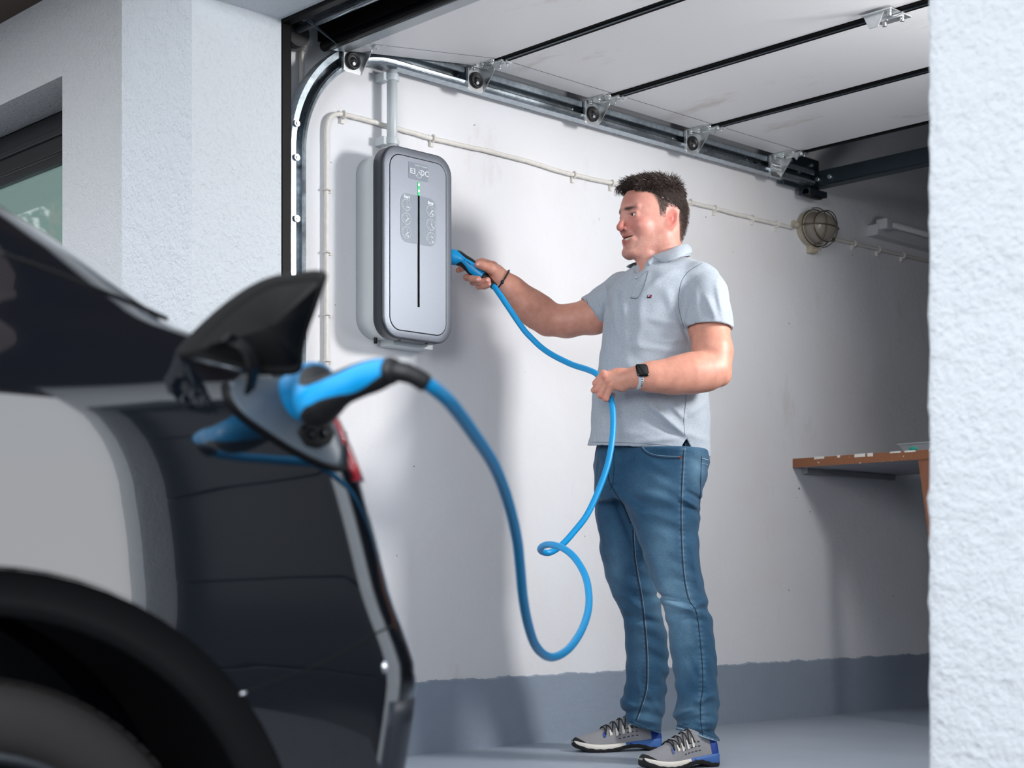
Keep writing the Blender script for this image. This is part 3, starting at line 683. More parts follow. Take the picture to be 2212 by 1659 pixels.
def polygonise(fn, lo, hi, h, c=4, thr=None):
    lo = np.array(lo, float); n = np.ceil((np.array(hi) - lo) / h / c).astype(int); N = n * c
    cc = np.stack(np.meshgrid(*[lo[i] + h * (np.arange(n[i]) * c + (c - 1) / 2) for i in range(3)], indexing='ij'), -1).reshape(-1, 3).astype(np.float32)
    C = fn(cc).reshape(n); thr = thr or h * c * 1.55
    V = np.repeat(np.repeat(np.repeat(np.where(C < 0, -.02, .02).astype(np.float32), c, 0), c, 1), c, 2)
    act = np.argwhere(np.abs(C) < thr)
    off = np.stack(np.meshgrid(range(c), range(c), range(c), indexing='ij'), -1).reshape(-1, 3)
    for q in range(0, len(act), 6000):
        I = (act[q:q + 6000, None, :] * c + off[None]).reshape(-1, 3)
        V[I[:, 0], I[:, 1], I[:, 2]] = fn((lo + I * h).astype(np.float32))
    S = V < 0
    cnt = np.zeros(np.array(S.shape) - 1, np.uint8)
    for dx in (0, 1):
        for dy in (0, 1):
            for dz in (0, 1): cnt += S[dx:S.shape[0] - 1 + dx, dy:S.shape[1] - 1 + dy, dz:S.shape[2] - 1 + dz]
    I = np.argwhere((cnt > 0) & (cnt < 8)); ids = np.full(cnt.shape, -1, np.int32); ids[I[:, 0], I[:, 1], I[:, 2]] = np.arange(len(I))
    acc = np.zeros((len(I), 3)); num = np.zeros(len(I))
    cor = [(a, b, d) for a in (0, 1) for b in (0, 1) for d in (0, 1)]
    for a in cor:
        for ax in range(3):
            if a[ax]: continue
            b = list(a); b[ax] = 1
            v0 = V[I[:, 0] + a[0], I[:, 1] + a[1], I[:, 2] + a[2]]; v1 = V[I[:, 0] + b[0], I[:, 1] + b[1], I[:, 2] + b[2]]
            m = (v0 < 0) != (v1 < 0); w = np.where(m, v0 / np.where(m, v0 - v1, 1), 0)
            e = np.zeros((len(I), 3)); e += a; e[:, ax] = w; acc += e * m[:, None]; num += m
    verts = lo + (I + acc / num[:, None]) * h
    faces = []
    for ax in range(3):
        sl0 = [slice(1, -1)] * 3; sl1 = [slice(1, -1)] * 3
        sl0[ax] = slice(0, -1); sl1[ax] = slice(1, None)
        m = S[tuple(sl0)] != S[tuple(sl1)]; E = np.argwhere(m); add = [1, 1, 1]; add[ax] = 0; E = E + add
        fl = S[E[:, 0], E[:, 1], E[:, 2]]; u, w = [(1, 2), (2, 0), (0, 1)][ax]
        def cid(du, dw):
            q = E.copy(); q[:, u] -= du; q[:, w] -= dw; return ids[q[:, 0], q[:, 1], q[:, 2]]
        Q = np.stack([cid(1, 1), cid(0, 1), cid(0, 0), cid(1, 0)], 1)
        ok = (Q >= 0).all(1); Q = Q[ok]; fl = fl[ok]; Q[~fl] = Q[~fl][:, ::-1]; faces.append(Q)
    return verts, np.concatenate(faces)
def relax(v, f, it=2, lam=.5):
    e = np.concatenate([f[:, [0, 1]], f[:, [1, 2]], f[:, [2, 3]], f[:, [3, 0]]])
    for _ in range(it):
        s = np.zeros_like(v); n = np.zeros(len(v))
        for c_ in range(3):
            s[:, c_] = np.bincount(e[:, 0], v[e[:, 1], c_], len(v)) + np.bincount(e[:, 1], v[e[:, 0], c_], len(v))
        n = np.bincount(e[:, 0], minlength=len(v)) + np.bincount(e[:, 1], minlength=len(v))
        v = v + lam * (s / n[:, None] - v)
    return v
def np_mesh(name, v, f, mat, parent, colors=None, world=True):
    w = to_world(v) if world else v
    me = bpy.data.meshes.new(name); me.vertices.add(len(w)); me.vertices.foreach_set('co', w.astype(np.float32).ravel())
    k = f.shape[1]; me.loops.add(len(f) * k); me.loops.foreach_set('vertex_index', f.astype(np.int32).ravel())
    me.polygons.add(len(f)); me.polygons.foreach_set('loop_start', np.arange(0, len(f) * k, k, dtype=np.int32)); me.polygons.foreach_set('loop_total', np.full(len(f), k, np.int32))
    me.polygons.foreach_set('use_smooth', np.ones(len(f), bool)); me.update(calc_edges=True); me.validate()
    if colors is not None:
        ca = me.color_attributes.new('Col', 'FLOAT_COLOR', 'POINT'); ca.data.foreach_set('color', colors.astype(np.float32).ravel())
    me.materials.append(M[mat]); o = bpy.data.objects.new(name, me); col.objects.link(o)
    if parent: adopt(o, parent)
    return o
def bvh_of(*os_):
    V = []; Fc = []
    for o in os_:
        b = len(V); V += [v.co for v in o.data.vertices]; Fc += [tuple(i + b for i in p.vertices) for p in o.data.polygons]
    return BVHTree.FromPolygons(V, Fc)
EYE = Vector((0, 0, H))
def hit(bv, px, py, off=0.0, t0=5.0):
    d = (P(px, py, 1) - EYE).normalized(); r = bv.ray_cast(EYE, d)
    if r[0] is None: return None, None
    n = r[1] if r[1].dot(d) < 0 else -r[1]
    return r[0] + n * off, n
def snap_line(bv, pts, r, off=0.0, n=40, seg=5, mb=None):
    m = mb or MB(); L = []
    for q in spline(pts, n):
        h_, _ = hit(bv, q[0], q[1], off)
        if h_ is not None and (not L or (h_ - L[-1]).length < .08): L.append(h_)
    if len(L) > 1: m.tube(L, r, seg)
    return m
def snap_patch(bv, poly, thick, off=0.0, rings=6, n=48, mb=None, edge=True):
    m = mb or MB(); pl = poly + [poly[0]]; c = np.mean(np.array(poly), 0); B = []
    seg = [math.dist(pl[i], pl[i + 1]) for i in range(len(poly))]; T = sum(seg)
    for k in range(n):
        q = T * k / n; i = 0
        while q > seg[i]: q -= seg[i]; i += 1
        B.append(tuple(np.array(pl[i]) + (np.array(pl[i + 1]) - np.array(pl[i])) * q / seg[i]))
    last = None; rows = []
    for j in range(rings + 1):
        f_ = max(j / rings, .02); r = []
        for b in B:
            h_, nn = hit(bv, c[0] + (b[0] - c[0]) * f_, c[1] + (b[1] - c[1]) * f_, off + thick)
            if h_ is None: h_ = last
            last = h_; r.append(h_)
        rows.append(r)
    if edge:
        r = []
        for b in B:
            h_, nn = hit(bv, *b, off - .001)
            r.append(h_ if h_ is not None else last)
        rows.append(r)
    m.grid(rows, closed=True); m.add(rows[0], [tuple(range(n))], True); return m

# ------------------------------------------------------------------ person materials
x = NT('skin'); at = x.n('ShaderNodeVertexColor'); at.layer_name = 'Col'
mot = x.noise(38, 4, 0.6); c1 = x.mix(x.ramp(mot, [(0.3, (.90, .84, .84, 1)), (0.7, (1, 1, 1, 1))]), at.outputs['Color'], at.outputs['Color'])
c1 = x.mix(1.0, at.outputs['Color'], x.ramp(mot, [(0.3, (.88, .80, .80, 1)), (0.7, (1.04, 1.04, 1.04, 1))]), 'MULTIPLY')
st = x.n('ShaderNodeMath', operation='MULTIPLY'); sn = x.ramp(x.noise(900, 2, 0.5), [(0.42, (0, 0, 0, 1)), (0.62, (1, 1, 1, 1))])
x.l(sn, st.inputs[0]); x.l(at.outputs['Alpha'], st.inputs[1])
x.base(x.mix(st.outputs[0], c1, lin((74, 56, 48)))); x.set(rough=0.48, sss=0.12, spec=0.45)
x.b.inputs['Subsurface Radius'].default_value = (.012, .004, .002); x.bump(x.noise(700, 3), 0.10, 0.0006)
M['skin'] = x.m
x = NT('heather_jersey')
st1 = x.noise(150, 4, 0.75, stretch=(1, 1, 4.0)); sp1 = x.noise(520, 2, .6, stretch=(1, 1, 3.0))
a = x.mix(x.ramp(st1, [(0.30, (0, 0, 0, 1)), (0.70, (1, 1, 1, 1))]), lin((132, 142, 154)), lin((176, 185, 196)))
a = x.mix(x.ramp(sp1, [(0.35, (0, 0, 0, 1)), (0.65, (1, 1, 1, 1))]), a, x.mix(.5, a, lin((196, 203, 212))))
x.base(a); x.set(rough=0.9, sheen=0.15, spec=.15); x.bump(x.noise(900, 2), 0.15, 0.0006); x.bump(x.noise(22, 3, .6), 0.25, 0.004)
M['jersey'] = x.m
x = NT('denim'); at = x.n('ShaderNodeVertexColor'); at.layer_name = 'Col'
tw = x.noise(620, 3, .6, stretch=(1, 1, .5)); bl2 = x.noise(14, 4, .6, stretch=(1, 1, .6))
a = x.mix(1.0, at.outputs['Color'], x.ramp(tw, [(0.32, (.66, .70, .74, 1)), (0.7, (1.22, 1.18, 1.14, 1))]), 'MULTIPLY')
a = x.mix(1.0, a, x.ramp(bl2, [(0.3, (.80, .84, .88, 1)), (0.7, (1.14, 1.12, 1.10, 1))]), 'MULTIPLY')
x.base(a); x.set(rough=0.9, spec=.15, sheen=.1); x.bump(tw, 0.25, 0.0008); x.bump(x.noise(45, 3, stretch=(1, 1, .7)), 0.3, 0.003)
M['denim'] = x.m
M['seam_dark'] = simple('dark_seam', (26, 44, 66), 0.9); M['stitch'] = simple('pale_stitching', (138, 160, 176), 0.9)
M['seam_grey'] = simple('grey_seam', (98, 106, 118), 0.9)
x = NT('brown_hair'); hn = x.noise(240, 4, .7, stretch=(1, 1, 1)); x.base(x.mix(hn, lin((20, 15, 14)), lin((52, 40, 36)))); x.set(rough=0.75, spec=.2); x.bump(hn, .5, .003)
M['hair'] = x.m
M['strand'] = simple('hair_strand', (56, 42, 36), 0.4, 0, 0.5, 400); M['strand_grey'] = simple('grey_hair_strand', (132, 118, 112), 0.4, 0, 0.3, 400)
M['eye_white'] = simple('eye_white', (214, 208, 204), 0.15); M['iris'] = simple('dark_iris', (38, 40, 42), 0.1); M['teeth'] = simple('teeth_ivory', (218, 208, 190), 0.25); M['mouth'] = simple('mouth_inside', (70, 26, 26), 0.6)
M['nail'] = simple('fingernail', (222, 170, 166), 0.3); M['black_cord'] = simple('black_cord', (20, 20, 22), 0.6, 0, .2, 200)
M['strap'] = simple('pale_blue_watch_strap', (196, 208, 218), 0.55); M['watch_case'] = simple('watch_case', (60, 64, 70), 0.25, .8); M['watch_glass'] = simple('black_watch_glass', (8, 9, 11), 0.08)
M['shoe_grey'] = simple('grey_shoe_fabric', (138, 138, 142), 0.75, 0, .12, 120, .3, 500); M['shoe_blue'] = simple('blue_shoe_heel', (20, 62, 142), 0.5, 0, .1, 80); M['mid_blue'] = simple('blue_midsole', (62, 104, 170), 0.55, 0, .1, 60)
M['sole_black'] = simple('black_outsole', (20, 20, 22), 0.7, 0, .2, 60); M['mid_white'] = simple('offwhite_midsole', (224, 218, 208), 0.6, 0, .06, 60)
M['red_patch'] = simple('red_cloth', (170, 24, 44), 0.8); M['navy_patch'] = simple('navy_cloth', (22, 26, 56), 0.8); M['white_patch'] = simple('white_cloth', (222, 222, 226), 0.8)
M['copper'] = simple('copper_rivet', (176, 110, 92), 0.35, .8)

# ------------------------------------------------------------------ head (f forward, l towards the left ear, u up)
PSI = math.radians(30); HC = cs(1400, 473, 4.97); cP, sP = math.cos(PSI), math.sin(PSI)
def headc(p):
    a = -(p[:, 0] - HC[0]); c = -(p[:, 1] - HC[1])
    return np.stack([a * cP + c * sP, c * cP - a * sP, p[:, 2] - HC[2]], 1)
def head_to_cs(q):
    q = np.atleast_2d(np.asarray(q, float)); a = q[:, 0] * cP - q[:, 1] * sP; c = q[:, 0] * sP + q[:, 1] * cP
    return np.stack([HC[0] - a, HC[1] - c, HC[2] + q[:, 2]], 1)
def scalp(q):
    d = ell(q, (-.030, 0, .030), (.094, .077, .094))
    return smin(d, ell(q, (-.046, 0, -.012), (.080, .068, .085)), .03)
def head_sdf(p):
    q = headc(p); m = q.copy(); m[:, 1] = np.abs(m[:, 1]); L = m[:, 1]
    d = scalp(q)
    d = smin(d, ell(q, (.022, 0, .018), (.072, .060, .082)), .03)
    d = smin(d, ell(q, (.024, 0, -.058), (.058, .053, .060)), .03)
    d = smin(d, cone(m, (-.022, .049, -.062), (.058, .018, -.112), .024, .017), .028)
    d = smin(d, ell(q, (.072, 0, -.112), (.0215, .024, .0175)), .016)
    d = smin(d, ell(m, (.050, .036, -.034), (.027, .024, .021)), .018)
    d = smin(d, cone(m, (.084, .008, .018), (.070, .044, .021), .0075, .0070), .012)
    d = smin(d, ell(q, (.078, 0, .004), (.016, .012, .02)), .012)
    d = smax(d, -sph(m, (.0985, .030, -.001), .0185), .012)
    d = smin(d, ell(m, (.0675, .031, -.001), (.0145, .0175, .0125)), .005)
    d = smax(d, -ell(m, (.086, .032, -.0015), (.018, .0130, .0040)), .003)
    d = smin(d, cone(m, (.0815, .020, .0030), (.074, .046, .0025), .0022, .0018), .003)
    d = smin(d, cone(m, (.082, .019, -.0065), (.073, .044, -.0065), .0022, .002), .0035)
    d = smin(d, cone(q, (.086, 0, .004), (.1035, 0, -.035), .0075, .0105), .010)
    d = smin(d, sph(q, (.1045, 0, -.0385), .0108), .006)
    d = smin(d, ell(m, (.0885, .0135, -.0415), (.0115, .0075, .0080)), .005)
    d = smax(d, -ell(m, (.0965, .0070, -.0505), (.0050, .0034, .0045)), .003)
    d = smin(d, ell(q, (.070, 0, -.072), (.0205, .028, .024)), .014)
    z = m.copy(); z[:, 2] = m[:, 2] - 12.0 * L * L             # smile curve
    d = smin(d, cone(z, (.0895, 0, -.0640), (.069, .028, -.0660), .0046, .0022), .005)
    d = smin(d, cone(z, (.0880, 0, -.0835), (.068, .027, -.0745), .0055, .0022), .005)
    d = smax(d, -ell(z, (.084, 0, -.0728), (.022, .0285, .0060)), .002)
    d = smax(d, -cone(m, (.0870, .0190, -.040), (.0690, .0400, -.074), .0024, .0034), .008)
    # ears
    e = m.copy(); e[:, 0] = m[:, 0] + .22 * (m[:, 2] + .012); e[:, 1] = L + .42 * (m[:, 0] + .034)
    ear = ell(e, (-.034, .079, -.014), (.0185, .0062, .0315))
    ear = smax(ear, -ell(e, (-.032, .0865, -.009), (.0115, .0062, .020)), .004)
    ear = smin(ear, ell(e, (-.030, .078, -.012), (.006, .0065, .010)), .004)
    return smin(d, ear, .006)
n0, n1 = cs(1428, 500, 4.985), cs(1426, 590, 4.99)
TOR = prows([(566, 1398, 1496, 4.98, .070), (578, 1364, 1528, 4.98, .105), (590, 1350, 1542, 4.98, .125), (605, 1332, 1552, 4.98, .140), (640, 1312, 1548, 4.98, .152), (700, 1304, 1535, 4.98, .158),
             (750, 1301, 1520, 4.98, .160), (800, 1291, 1520, 4.98, .165), (850, 1281, 1528, 4.98, .172), (900, 1278, 1531, 4.98, .176), (940, 1275, 1532, 4.98, .178), (965, 1270, 1533, 4.98, .178), (1000, 1272, 1533, 4.98, .178)])
# arms
LA = [(cs(1520, 632, 4.885), .052), (cs(1531, 700, 4.848), .0590), (cs(1539, 760, 4.812), .0565), (cs(1544, 796, 4.79), .048)]
LF = [(cs(1544, 797, 4.79), .0475), (cs(1524, 802, 4.775), .0515), (cs(1486, 807, 4.75), .0515), (cs(1448, 813, 4.73), .0440), (cs(1405, 814, 4.71), .0355), (cs(1376, 815, 4.70), .0305)]
RA = [(cs(1330, 655, 5.12), .062), (cs(1282, 682, 5.14), .0545), (cs(1225, 694, 5.15), .0475), (cs(1190, 692, 5.15), .048)]
RF = [(cs(1188, 690, 5.15), .048), (cs(1163, 674, 5.14), .0505), (cs(1135, 655, 5.12), .0465), (cs(1104, 625, 5.10), .0375), (cs(1082, 604, 5.085), .0300)]
def hand_left(p):     # fist around the cable, back of the hand to the camera
    d = ell(p, cs(1337, 819, 4.705), (.044, .019, .0335))
    d = smin(d, cone(p, cs(1372, 815, 4.70), cs(1345, 820, 4.705), .027, .026, .75), .012)
    d = smin(d, cone(p, cs(1345, 835, 4.715), cs(1330, 832, 4.72), .016, .015), .01)
    for (mx, my, qx, qy, rr) in ((1303, 808, 1287, 828, .0108), (1306, 815, 1290, 842, .0112), (1312, 824, 1297, 854, .0108), (1321, 833, 1308, 861, .0098)):
        mc = cs(mx, my, 4.700); pip = cs(qx, qy, 4.708); dip = cs(qx + 10, qy + 2, 4.752); tip = cs(qx + 17, qy - 8, 4.762)
        base = cs(mx + 22, my + 4, 4.703)
        d = smin(d, cone(p, base, mc, rr, rr * 1.02), .006)
        e = chain(p, [(mc, rr * 1.05), (pip, rr * .95), (dip, rr * .85), (tip, rr * .75)], .003); d = smin(d, e, .0045)
        d = smin(d, sph(p, mc + np.array([0, -.003, .001], np.float32), rr * .92), .005)
    th = chain(p, [(cs(1330, 806, 4.73), .013), (cs(1302, 820, 4.757), .0115), (cs(1290, 836, 4.752), .0105), (cs(1283, 843, 4.742), .0098)], .005)
    return smin(d, th, .004)
def hand_right(p):    # holding the plug handle
    d = ell(p, cs(1071, 590, 5.105), (.030, .021, .027))
    d = smin(d, cone(p, cs(1085, 604, 5.088), cs(1068, 590, 5.10), .027, .025, .8), .012)
    th = chain(p, [(cs(1078, 590, 5.085), .020), (cs(1060, 580.5, 5.070), .0165), (cs(1045, 575, 5.062), .0128), (cs(1033, 571.5, 5.062), .0122)], .006)
    d = smin(d, th, .008)
    idx = chain(p, [(cs(1066, 575, 5.125), .016), (cs(1042, 566, 5.14), .0125), (cs(1015, 572, 5.155), .0105), (cs(997, 580, 5.150), .0095), (cs(990, 584, 5.135), .0085)], .005)
    d = smin(d, idx, .006)
    for pts, rr in (([(1062, 590, 5.125), (1030, 592, 5.150), (1008, 599, 5.125), (1020, 602, 5.085), (1033, 603.5, 5.070)], .0108),
                    ([(1066, 598, 5.120), (1040, 604, 5.140), (1022, 610, 5.118), (1038, 610, 5.080), (1053, 605.5, 5.066)], .0104),
                    ([(1074, 606, 5.110), (1052, 614, 5.125), (1034, 619, 5.110), (1046, 619, 5.080), (1058, 614.5, 5.066)], .0092)):
        d = smin(d, chain(p, [(cs(*a), rr) for a in pts], .003), .003)
    return d
def within(p, lo, hi): return ((p >= np.asarray(lo, np.float32)) & (p <= np.asarray(hi, np.float32))).all(1)
def region(d, p, a, b, pad, fn, k):
    lo = np.minimum(a, b) - pad; hi = np.maximum(a, b) + pad; m = within(p, lo, hi)
    if m.any(): d[m] = smin(d[m], fn(p[m]), k)
    return d
def skin_sdf(p):
    d = np.full(len(p), .05, np.float32)
    m = p[:, 2] < 1.66
    if m.any(): d[m] = np.maximum(stack(p[m], TOR, pad=-.024), 1.02 - p[m][:, 2])
    d = region(d, p, n0, n1, .12, lambda q: smin(chain(q, [(n0, .060), (n1, .066)], .01), cone(q, cs(1396, 562, 4.937), cs(1397, 615, 4.925), .030, .028), .015), .02)
    d = region(d, p, cs(1500, 600, 4.9), cs(1560, 830, 4.75), .12, lambda q: chain(q, LA, .03), .03)
    d = region(d, p, cs(1370, 770, 4.65), cs(1575, 840, 4.85), .06, lambda q: smin(chain(q, LF, .035, .85), sph(q, cs(1561, 815, 4.79), .021), .02), .010)
    d = region(d, p, cs(1190, 640, 5.2), cs(1350, 740, 5.05), .08, lambda q: chain(q, RA, .03), .03)
    d = region(d, p, cs(1080, 590, 5.22), cs(1200, 730, 5.0), .06, lambda q: smin(chain(q, RF, .03, .9), sph(q, cs(1177, 706, 5.155), .024), .02), .014)
    d = region(d, p, cs(1275, 790, 4.66), cs(1380, 870, 4.78), .03, hand_left, .010)
    d = region(d, p, cs(980, 555, 5.02), cs(1095, 630, 5.19), .03, hand_right, .010)
    d = region(d, p, HC - .13, HC + .15, .03, head_sdf, .020)
    return d
person = thing('person', 'person in grey polo shirt and blue jeans plugging the blue cable into the wall charger', 'person', tuple(to_world([cs(1450, 1640, 4.95)])[0] * np.array([1, 1, 0])))
v, f = polygonise(skin_sdf, cs(978, 1000, 4.9) * [1, 0, 1] + [0, 4.60, 0], [0.70, 5.24, 1.84], .0024)
v = relax(v, f, 1, .4)
# skin tones
def gauss(q, c, r): return np.exp(-(((q - np.array(c)) / np.array(r)) ** 2).sum(1))
q = headc(v); m_ = q.copy(); m_[:, 1] = np.abs(q[:, 1])
base = np.array(lin((214, 160, 142))[:3]); C = np.tile(base, (len(v), 1)); al = np.zeros(len(v))
face = (v[:, 2] > 1.53) & (np.abs(q[:, 0]) < .16) & (np.abs(q[:, 1]) < .13)
def tint(w, rgb): 
    global C
    w = np.clip(w * face, 0, 1)[:, None]; C = C * (1 - w) + np.array(lin(rgb)[:3]) * w
tint(np.ones(len(v)) * .7, (214, 156, 142))
tint(gauss(m_, (.062, .034, -.030), (.045, .03, .024)) * .75, (204, 122, 116)); tint(gauss(q, (.105, 0, -.038), (.02, .02, .02)) * .7, (200, 112, 106))
tint(gauss(q, (.07, 0, .055), (.05, .07, .03)) * .6, (196, 132, 118)); tint(gauss(m_, (-.034, .085, -.014), (.022, .014, .035)) * .9, (206, 108, 98))
z_ = m_.copy(); z_[:, 2] -= 10 * m_[:, 1] ** 2
tint(gauss(z_, (.086, 0, -.0645), (.02, .022, .0040)) * 1.1, (168, 84, 80)); tint(gauss(z_, (.085, 0, -.084), (.02, .020, .0055)) * 1.2, (184, 96, 92))
tint((gauss(m_, (.074, .030, .019), (.03, .018, .0042)) + gauss(m_, (.082, .016, .0175), (.02, .010, .0048))) * 1.1, (70, 48, 42))
tint(gauss(m_, (.080, .030, .0032), (.02, .015, .0016)) * 1.0, (84, 54, 50))
stub = np.clip(gauss(q, (.05, 0, -.105), (.06, .07, .034)) * 1.2 + gauss(m_, (.02, .055, -.075), (.05, .03, .045)) * .9 + gauss(q, (.088, 0, -.056), (.02, .02, .008)) * .8, 0, .85) * face
al = np.where(face, stub * .62, 0)
# clipped sides: darker towards the crown, following the hairline
HLF, HLU = [-.12, -.078, -.066, -.056, -.022, -.014, .006, .014, .03, .05, .066, .09], [-.085, -.078, -.03, .016, .020, -.008, -.010, .026, .056, .068, .080, .088]
hl = np.interp(q[:, 0], HLF, HLU)
earm = (np.abs(q[:, 0] + .034 + .22 * (q[:, 2] + .012)) < .026) & (q[:, 2] > -.052) & (q[:, 2] < .022) & (m_[:, 1] > .060)
sc_ = np.clip((q[:, 2] - hl) / .022, 0, 1) * (q[:, 0] < .085) * (scalp(q) < .012) * face * (~earm)
dark = np.clip((q[:, 2] - hl) / .06 + .30, 0, 1) * (sc_ > 0)
w = (sc_ * (0.35 + .6 * dark))[:, None]; C = C * (1 - w) + np.array(lin((72, 56, 50))[:3]) * w; al = np.maximum(al, sc_ * .75)
hr = (v[:, 0] > -.2) & (v[:, 2] < 1.5) | (q[:, 0] > .2); tone = np.array(lin((206, 146, 124))[:3])
arm = ~face; C[arm] = C[arm] * .35 + tone * .65
kn = np.zeros(len(v))
for (a, b) in ((1303, 808), (1306, 815), (1312, 824), (1321, 833), (1287, 828), (1290, 842), (1297, 854), (1308, 861)): kn += np.exp(-((v - cs(a, b, 4.695)) ** 2).sum(1) / .010 ** 2)
for (a, b, t) in ((1033, 572, 5.06), (1033, 603, 5.06), (1053, 605, 5.06), (1058, 614, 5.06), (990, 584, 5.13), (1008, 599, 5.12)): kn += np.exp(-((v - cs(a, b, t)) ** 2).sum(1) / .012 ** 2)
kn = np.clip(kn, 0, 1)[:, None] * .45; C = C * (1 - kn) + np.array(lin((206, 120, 108))[:3]) * kn
body = np_mesh('body', v, f, 'skin', person, np.concatenate([C, al[:, None]], 1))
def hw(*q): return Vector(to_world(head_to_cs(q))[0])
for sg in (1, -1):
    eb = MB(); eb.ellipsoid(hw(.0685, .031 * sg, -.001), (.0118, .0118, .0118), 20, 14); eye = obj('eye', eb, 'eye_white', person)
    g_ = (hw(.08, .029 * sg, -.0015) - hw(.0685, .031 * sg, -.001)).normalized(); cc_ = hw(.0685, .031 * sg, -.001)
    ir = MB(); ir.ellipsoid(cc_ + g_ * .0078, (.0058, .0058, .0058), 16, 10); obj('iris', ir, 'iris', eye)
rows = [[hw(.083 - 30 * l * l, l, zz + 10 * l * l) for l in np.linspace(-.027, .027, 21)] for zz in (-.0695, -.0755)]
tb = MB(); tb.grid(rows)
rows2 = [[hw(.078 - 30 * l * l, l, zz + 10 * l * l) for l in np.linspace(-.027, .027, 21)] for zz in (-.0755, -.0695)]; tb.grid(rows2)
obj('teeth', tb, 'teeth', person)
obj('mouth', MB().ellipsoid(hw(.066, 0, -.071), (.016, .016, .010), 14, 10), 'mouth', person)

# hair
def hair_sdf(p):
    q = headc(p)
    cap = scalp(q) - .0035 - .004 * np.clip((q[:, 2] - .03) / .05, 0, 1)
    hl = np.interp(q[:, 0], [-.12, -.09, -.05, -.01, .01, .03, .055, .09], [-.03, .005, .030, .046, .056, .072, .085, .090])
    cap = smax(cap, (hl - q[:, 2]) * .8, .010)
    top = ell(q, (-.026, .004, .070), (.094, .066, .056))
    top = smin(top, ell(q, (.052, -.002, .092), (.036, .048, .024)), .02)
    top = smin(top, ell(q, (-.030, 0, .100), (.060, .048, .030)), .02)
    top = smax(top, .052 - q[:, 2] + .35 * (q[:, 0]), .012)
    d = smin(cap, top, .012)
    d = d + .0022 * np.sin(q[:, 1] * 420 + 60 * q[:, 0] + 3 * np.sin(q[:, 0] * 130)) * np.clip((q[:, 2] - .06) / .03, 0, 1)
    return d
v, f = polygonise(hair_sdf, HC - [.13, .13, .10], HC + [.15, .13, .16], .0028)
hair = np_mesh('hair', v, f, 'hair', person)
def strands(n, gen, name, mat):
    m = MB()
    for _ in range(n):
        pts, r = gen()
        m.tube(pts, [r, r * .9, r * .55, r * .12][:len(pts)] if len(pts) == 4 else [r, r * .7, r * .2], 3, cap=False)
    o = obj(name, m, mat, hair, recalc=False); o['kind'] = 'stuff'; return o
hbv = bvh_of(hair)
def top_gen():
    while True:
        d_ = rng.normal(size=3); d_[2] = abs(d_[2]) * 1.1 - .12; d_ /= np.linalg.norm(d_); c_ = np.array([-.02, 0, .045])
        o_ = hw(*(c_ + d_ * .25)); r = hbv.ray_cast(o_, (hw(*c_) - o_).normalized())
        if r[0] is None: continue
        q_ = c_ + d_ * (.25 - r[3]); f0, l0, u0 = q_
        if u0 < (.03 if f0 > -.03 else -.02) or f0 > .075: continue
        if u0 > .095 and rng.uniform() > .45: continue
        nn = r[1]; nn = nn if nn.dot(r[0] - hw(*c_)) > 0 else -nn
        tp = min(1, max(0, (u0 - .07) / .04)); fw = hw(1, 0, 0) - hw(0, 0, 0); up_ = Vector((0, 0, 1)); sdv = (hw(0, 1, 0) - hw(0, 0, 0)) * (1 if l0 > 0 else -1)
        flow = fw * (1.0 * tp if f0 > -.06 else -.25) + up_ * (.15 * tp - (1 - tp) * .8) + sdv * .15 * tp + fw * (-.35 * (1 - tp)); j_ = Vector(rng.normal(size=3)) * .22
        L = .009 + .016 * tp * rng.uniform(.6, 1.2); lift = .12 + .30 * tp * rng.uniform() ** 1.5 + (.35 if -.09 < f0 < -.03 and tp > .5 else 0)
        flow = (flow + j_).normalized(); p0 = r[0] - nn * .002; p1 = p0 + (flow + nn * lift).normalized() * L * .4; p2 = p1 + (flow + nn * lift * .3).normalized() * L * .4; p3 = p2 + (flow - nn * .25 + j_ * .4).normalized() * L * .35
        return [p0, p1, p2, p3], rng.uniform(.0006, .0013)
def fringe_gen():
    l0 = rng.uniform(-.048, .036); p0 = Vector((.048 + rng.uniform(-.012, .01), l0, .104)); drop = rng.uniform(.010, .030) * (1.3 if l0 < -.01 else .5)
    p1 = p0 + Vector((.018, -.004, .001)); p2 = p1 + Vector((.011, -.004, -.35 * drop)); p3 = p2 + Vector((.003, -.003, -.65 * drop))
    return [hw(*q_) for q_ in (p0, p1, p2, p3)], rng.uniform(.0007, .0013)
strands(10000, top_gen, 'hair_strands', 'strand'); strands(300, top_gen, 'grey_top_strands', 'strand_grey'); strands(260, fringe_gen, 'fringe_strands', 'strand')
hb = bvh_of(body)
def side_gen():
    while True:
        f0 = rng.uniform(-.115, .05); u0 = rng.uniform(-.07, .085); hh = np.interp(f0, HLF, HLU)
        if u0 < hh + .003 or (-.064 < f0 < -.012 and u0 < .026): continue
        l0 = .12; o_ = hw(f0, l0, u0); r = hb.ray_cast(o_, (hw(f0, 0, u0) - o_).normalized())
        if r[0] is None: continue
        nn = r[1]; dn = (hw(-.04, .0, -.05) - hw(0, 0, 0)).normalized(); L = .0035 + .008 * max(0, u0 - hh) / .06
        p0 = r[0] - nn * .001; p1 = p0 + (nn * .5 + dn * .6).normalized() * L * .5; p2 = p1 + (nn * .2 + dn).normalized() * L * .5
        return [p0, p1, p2], rng.uniform(.0002, .00042)
strands(2600, side_gen, 'side_strands', 'strand'); strands(350, side_gen, 'grey_strands', 'strand_grey')

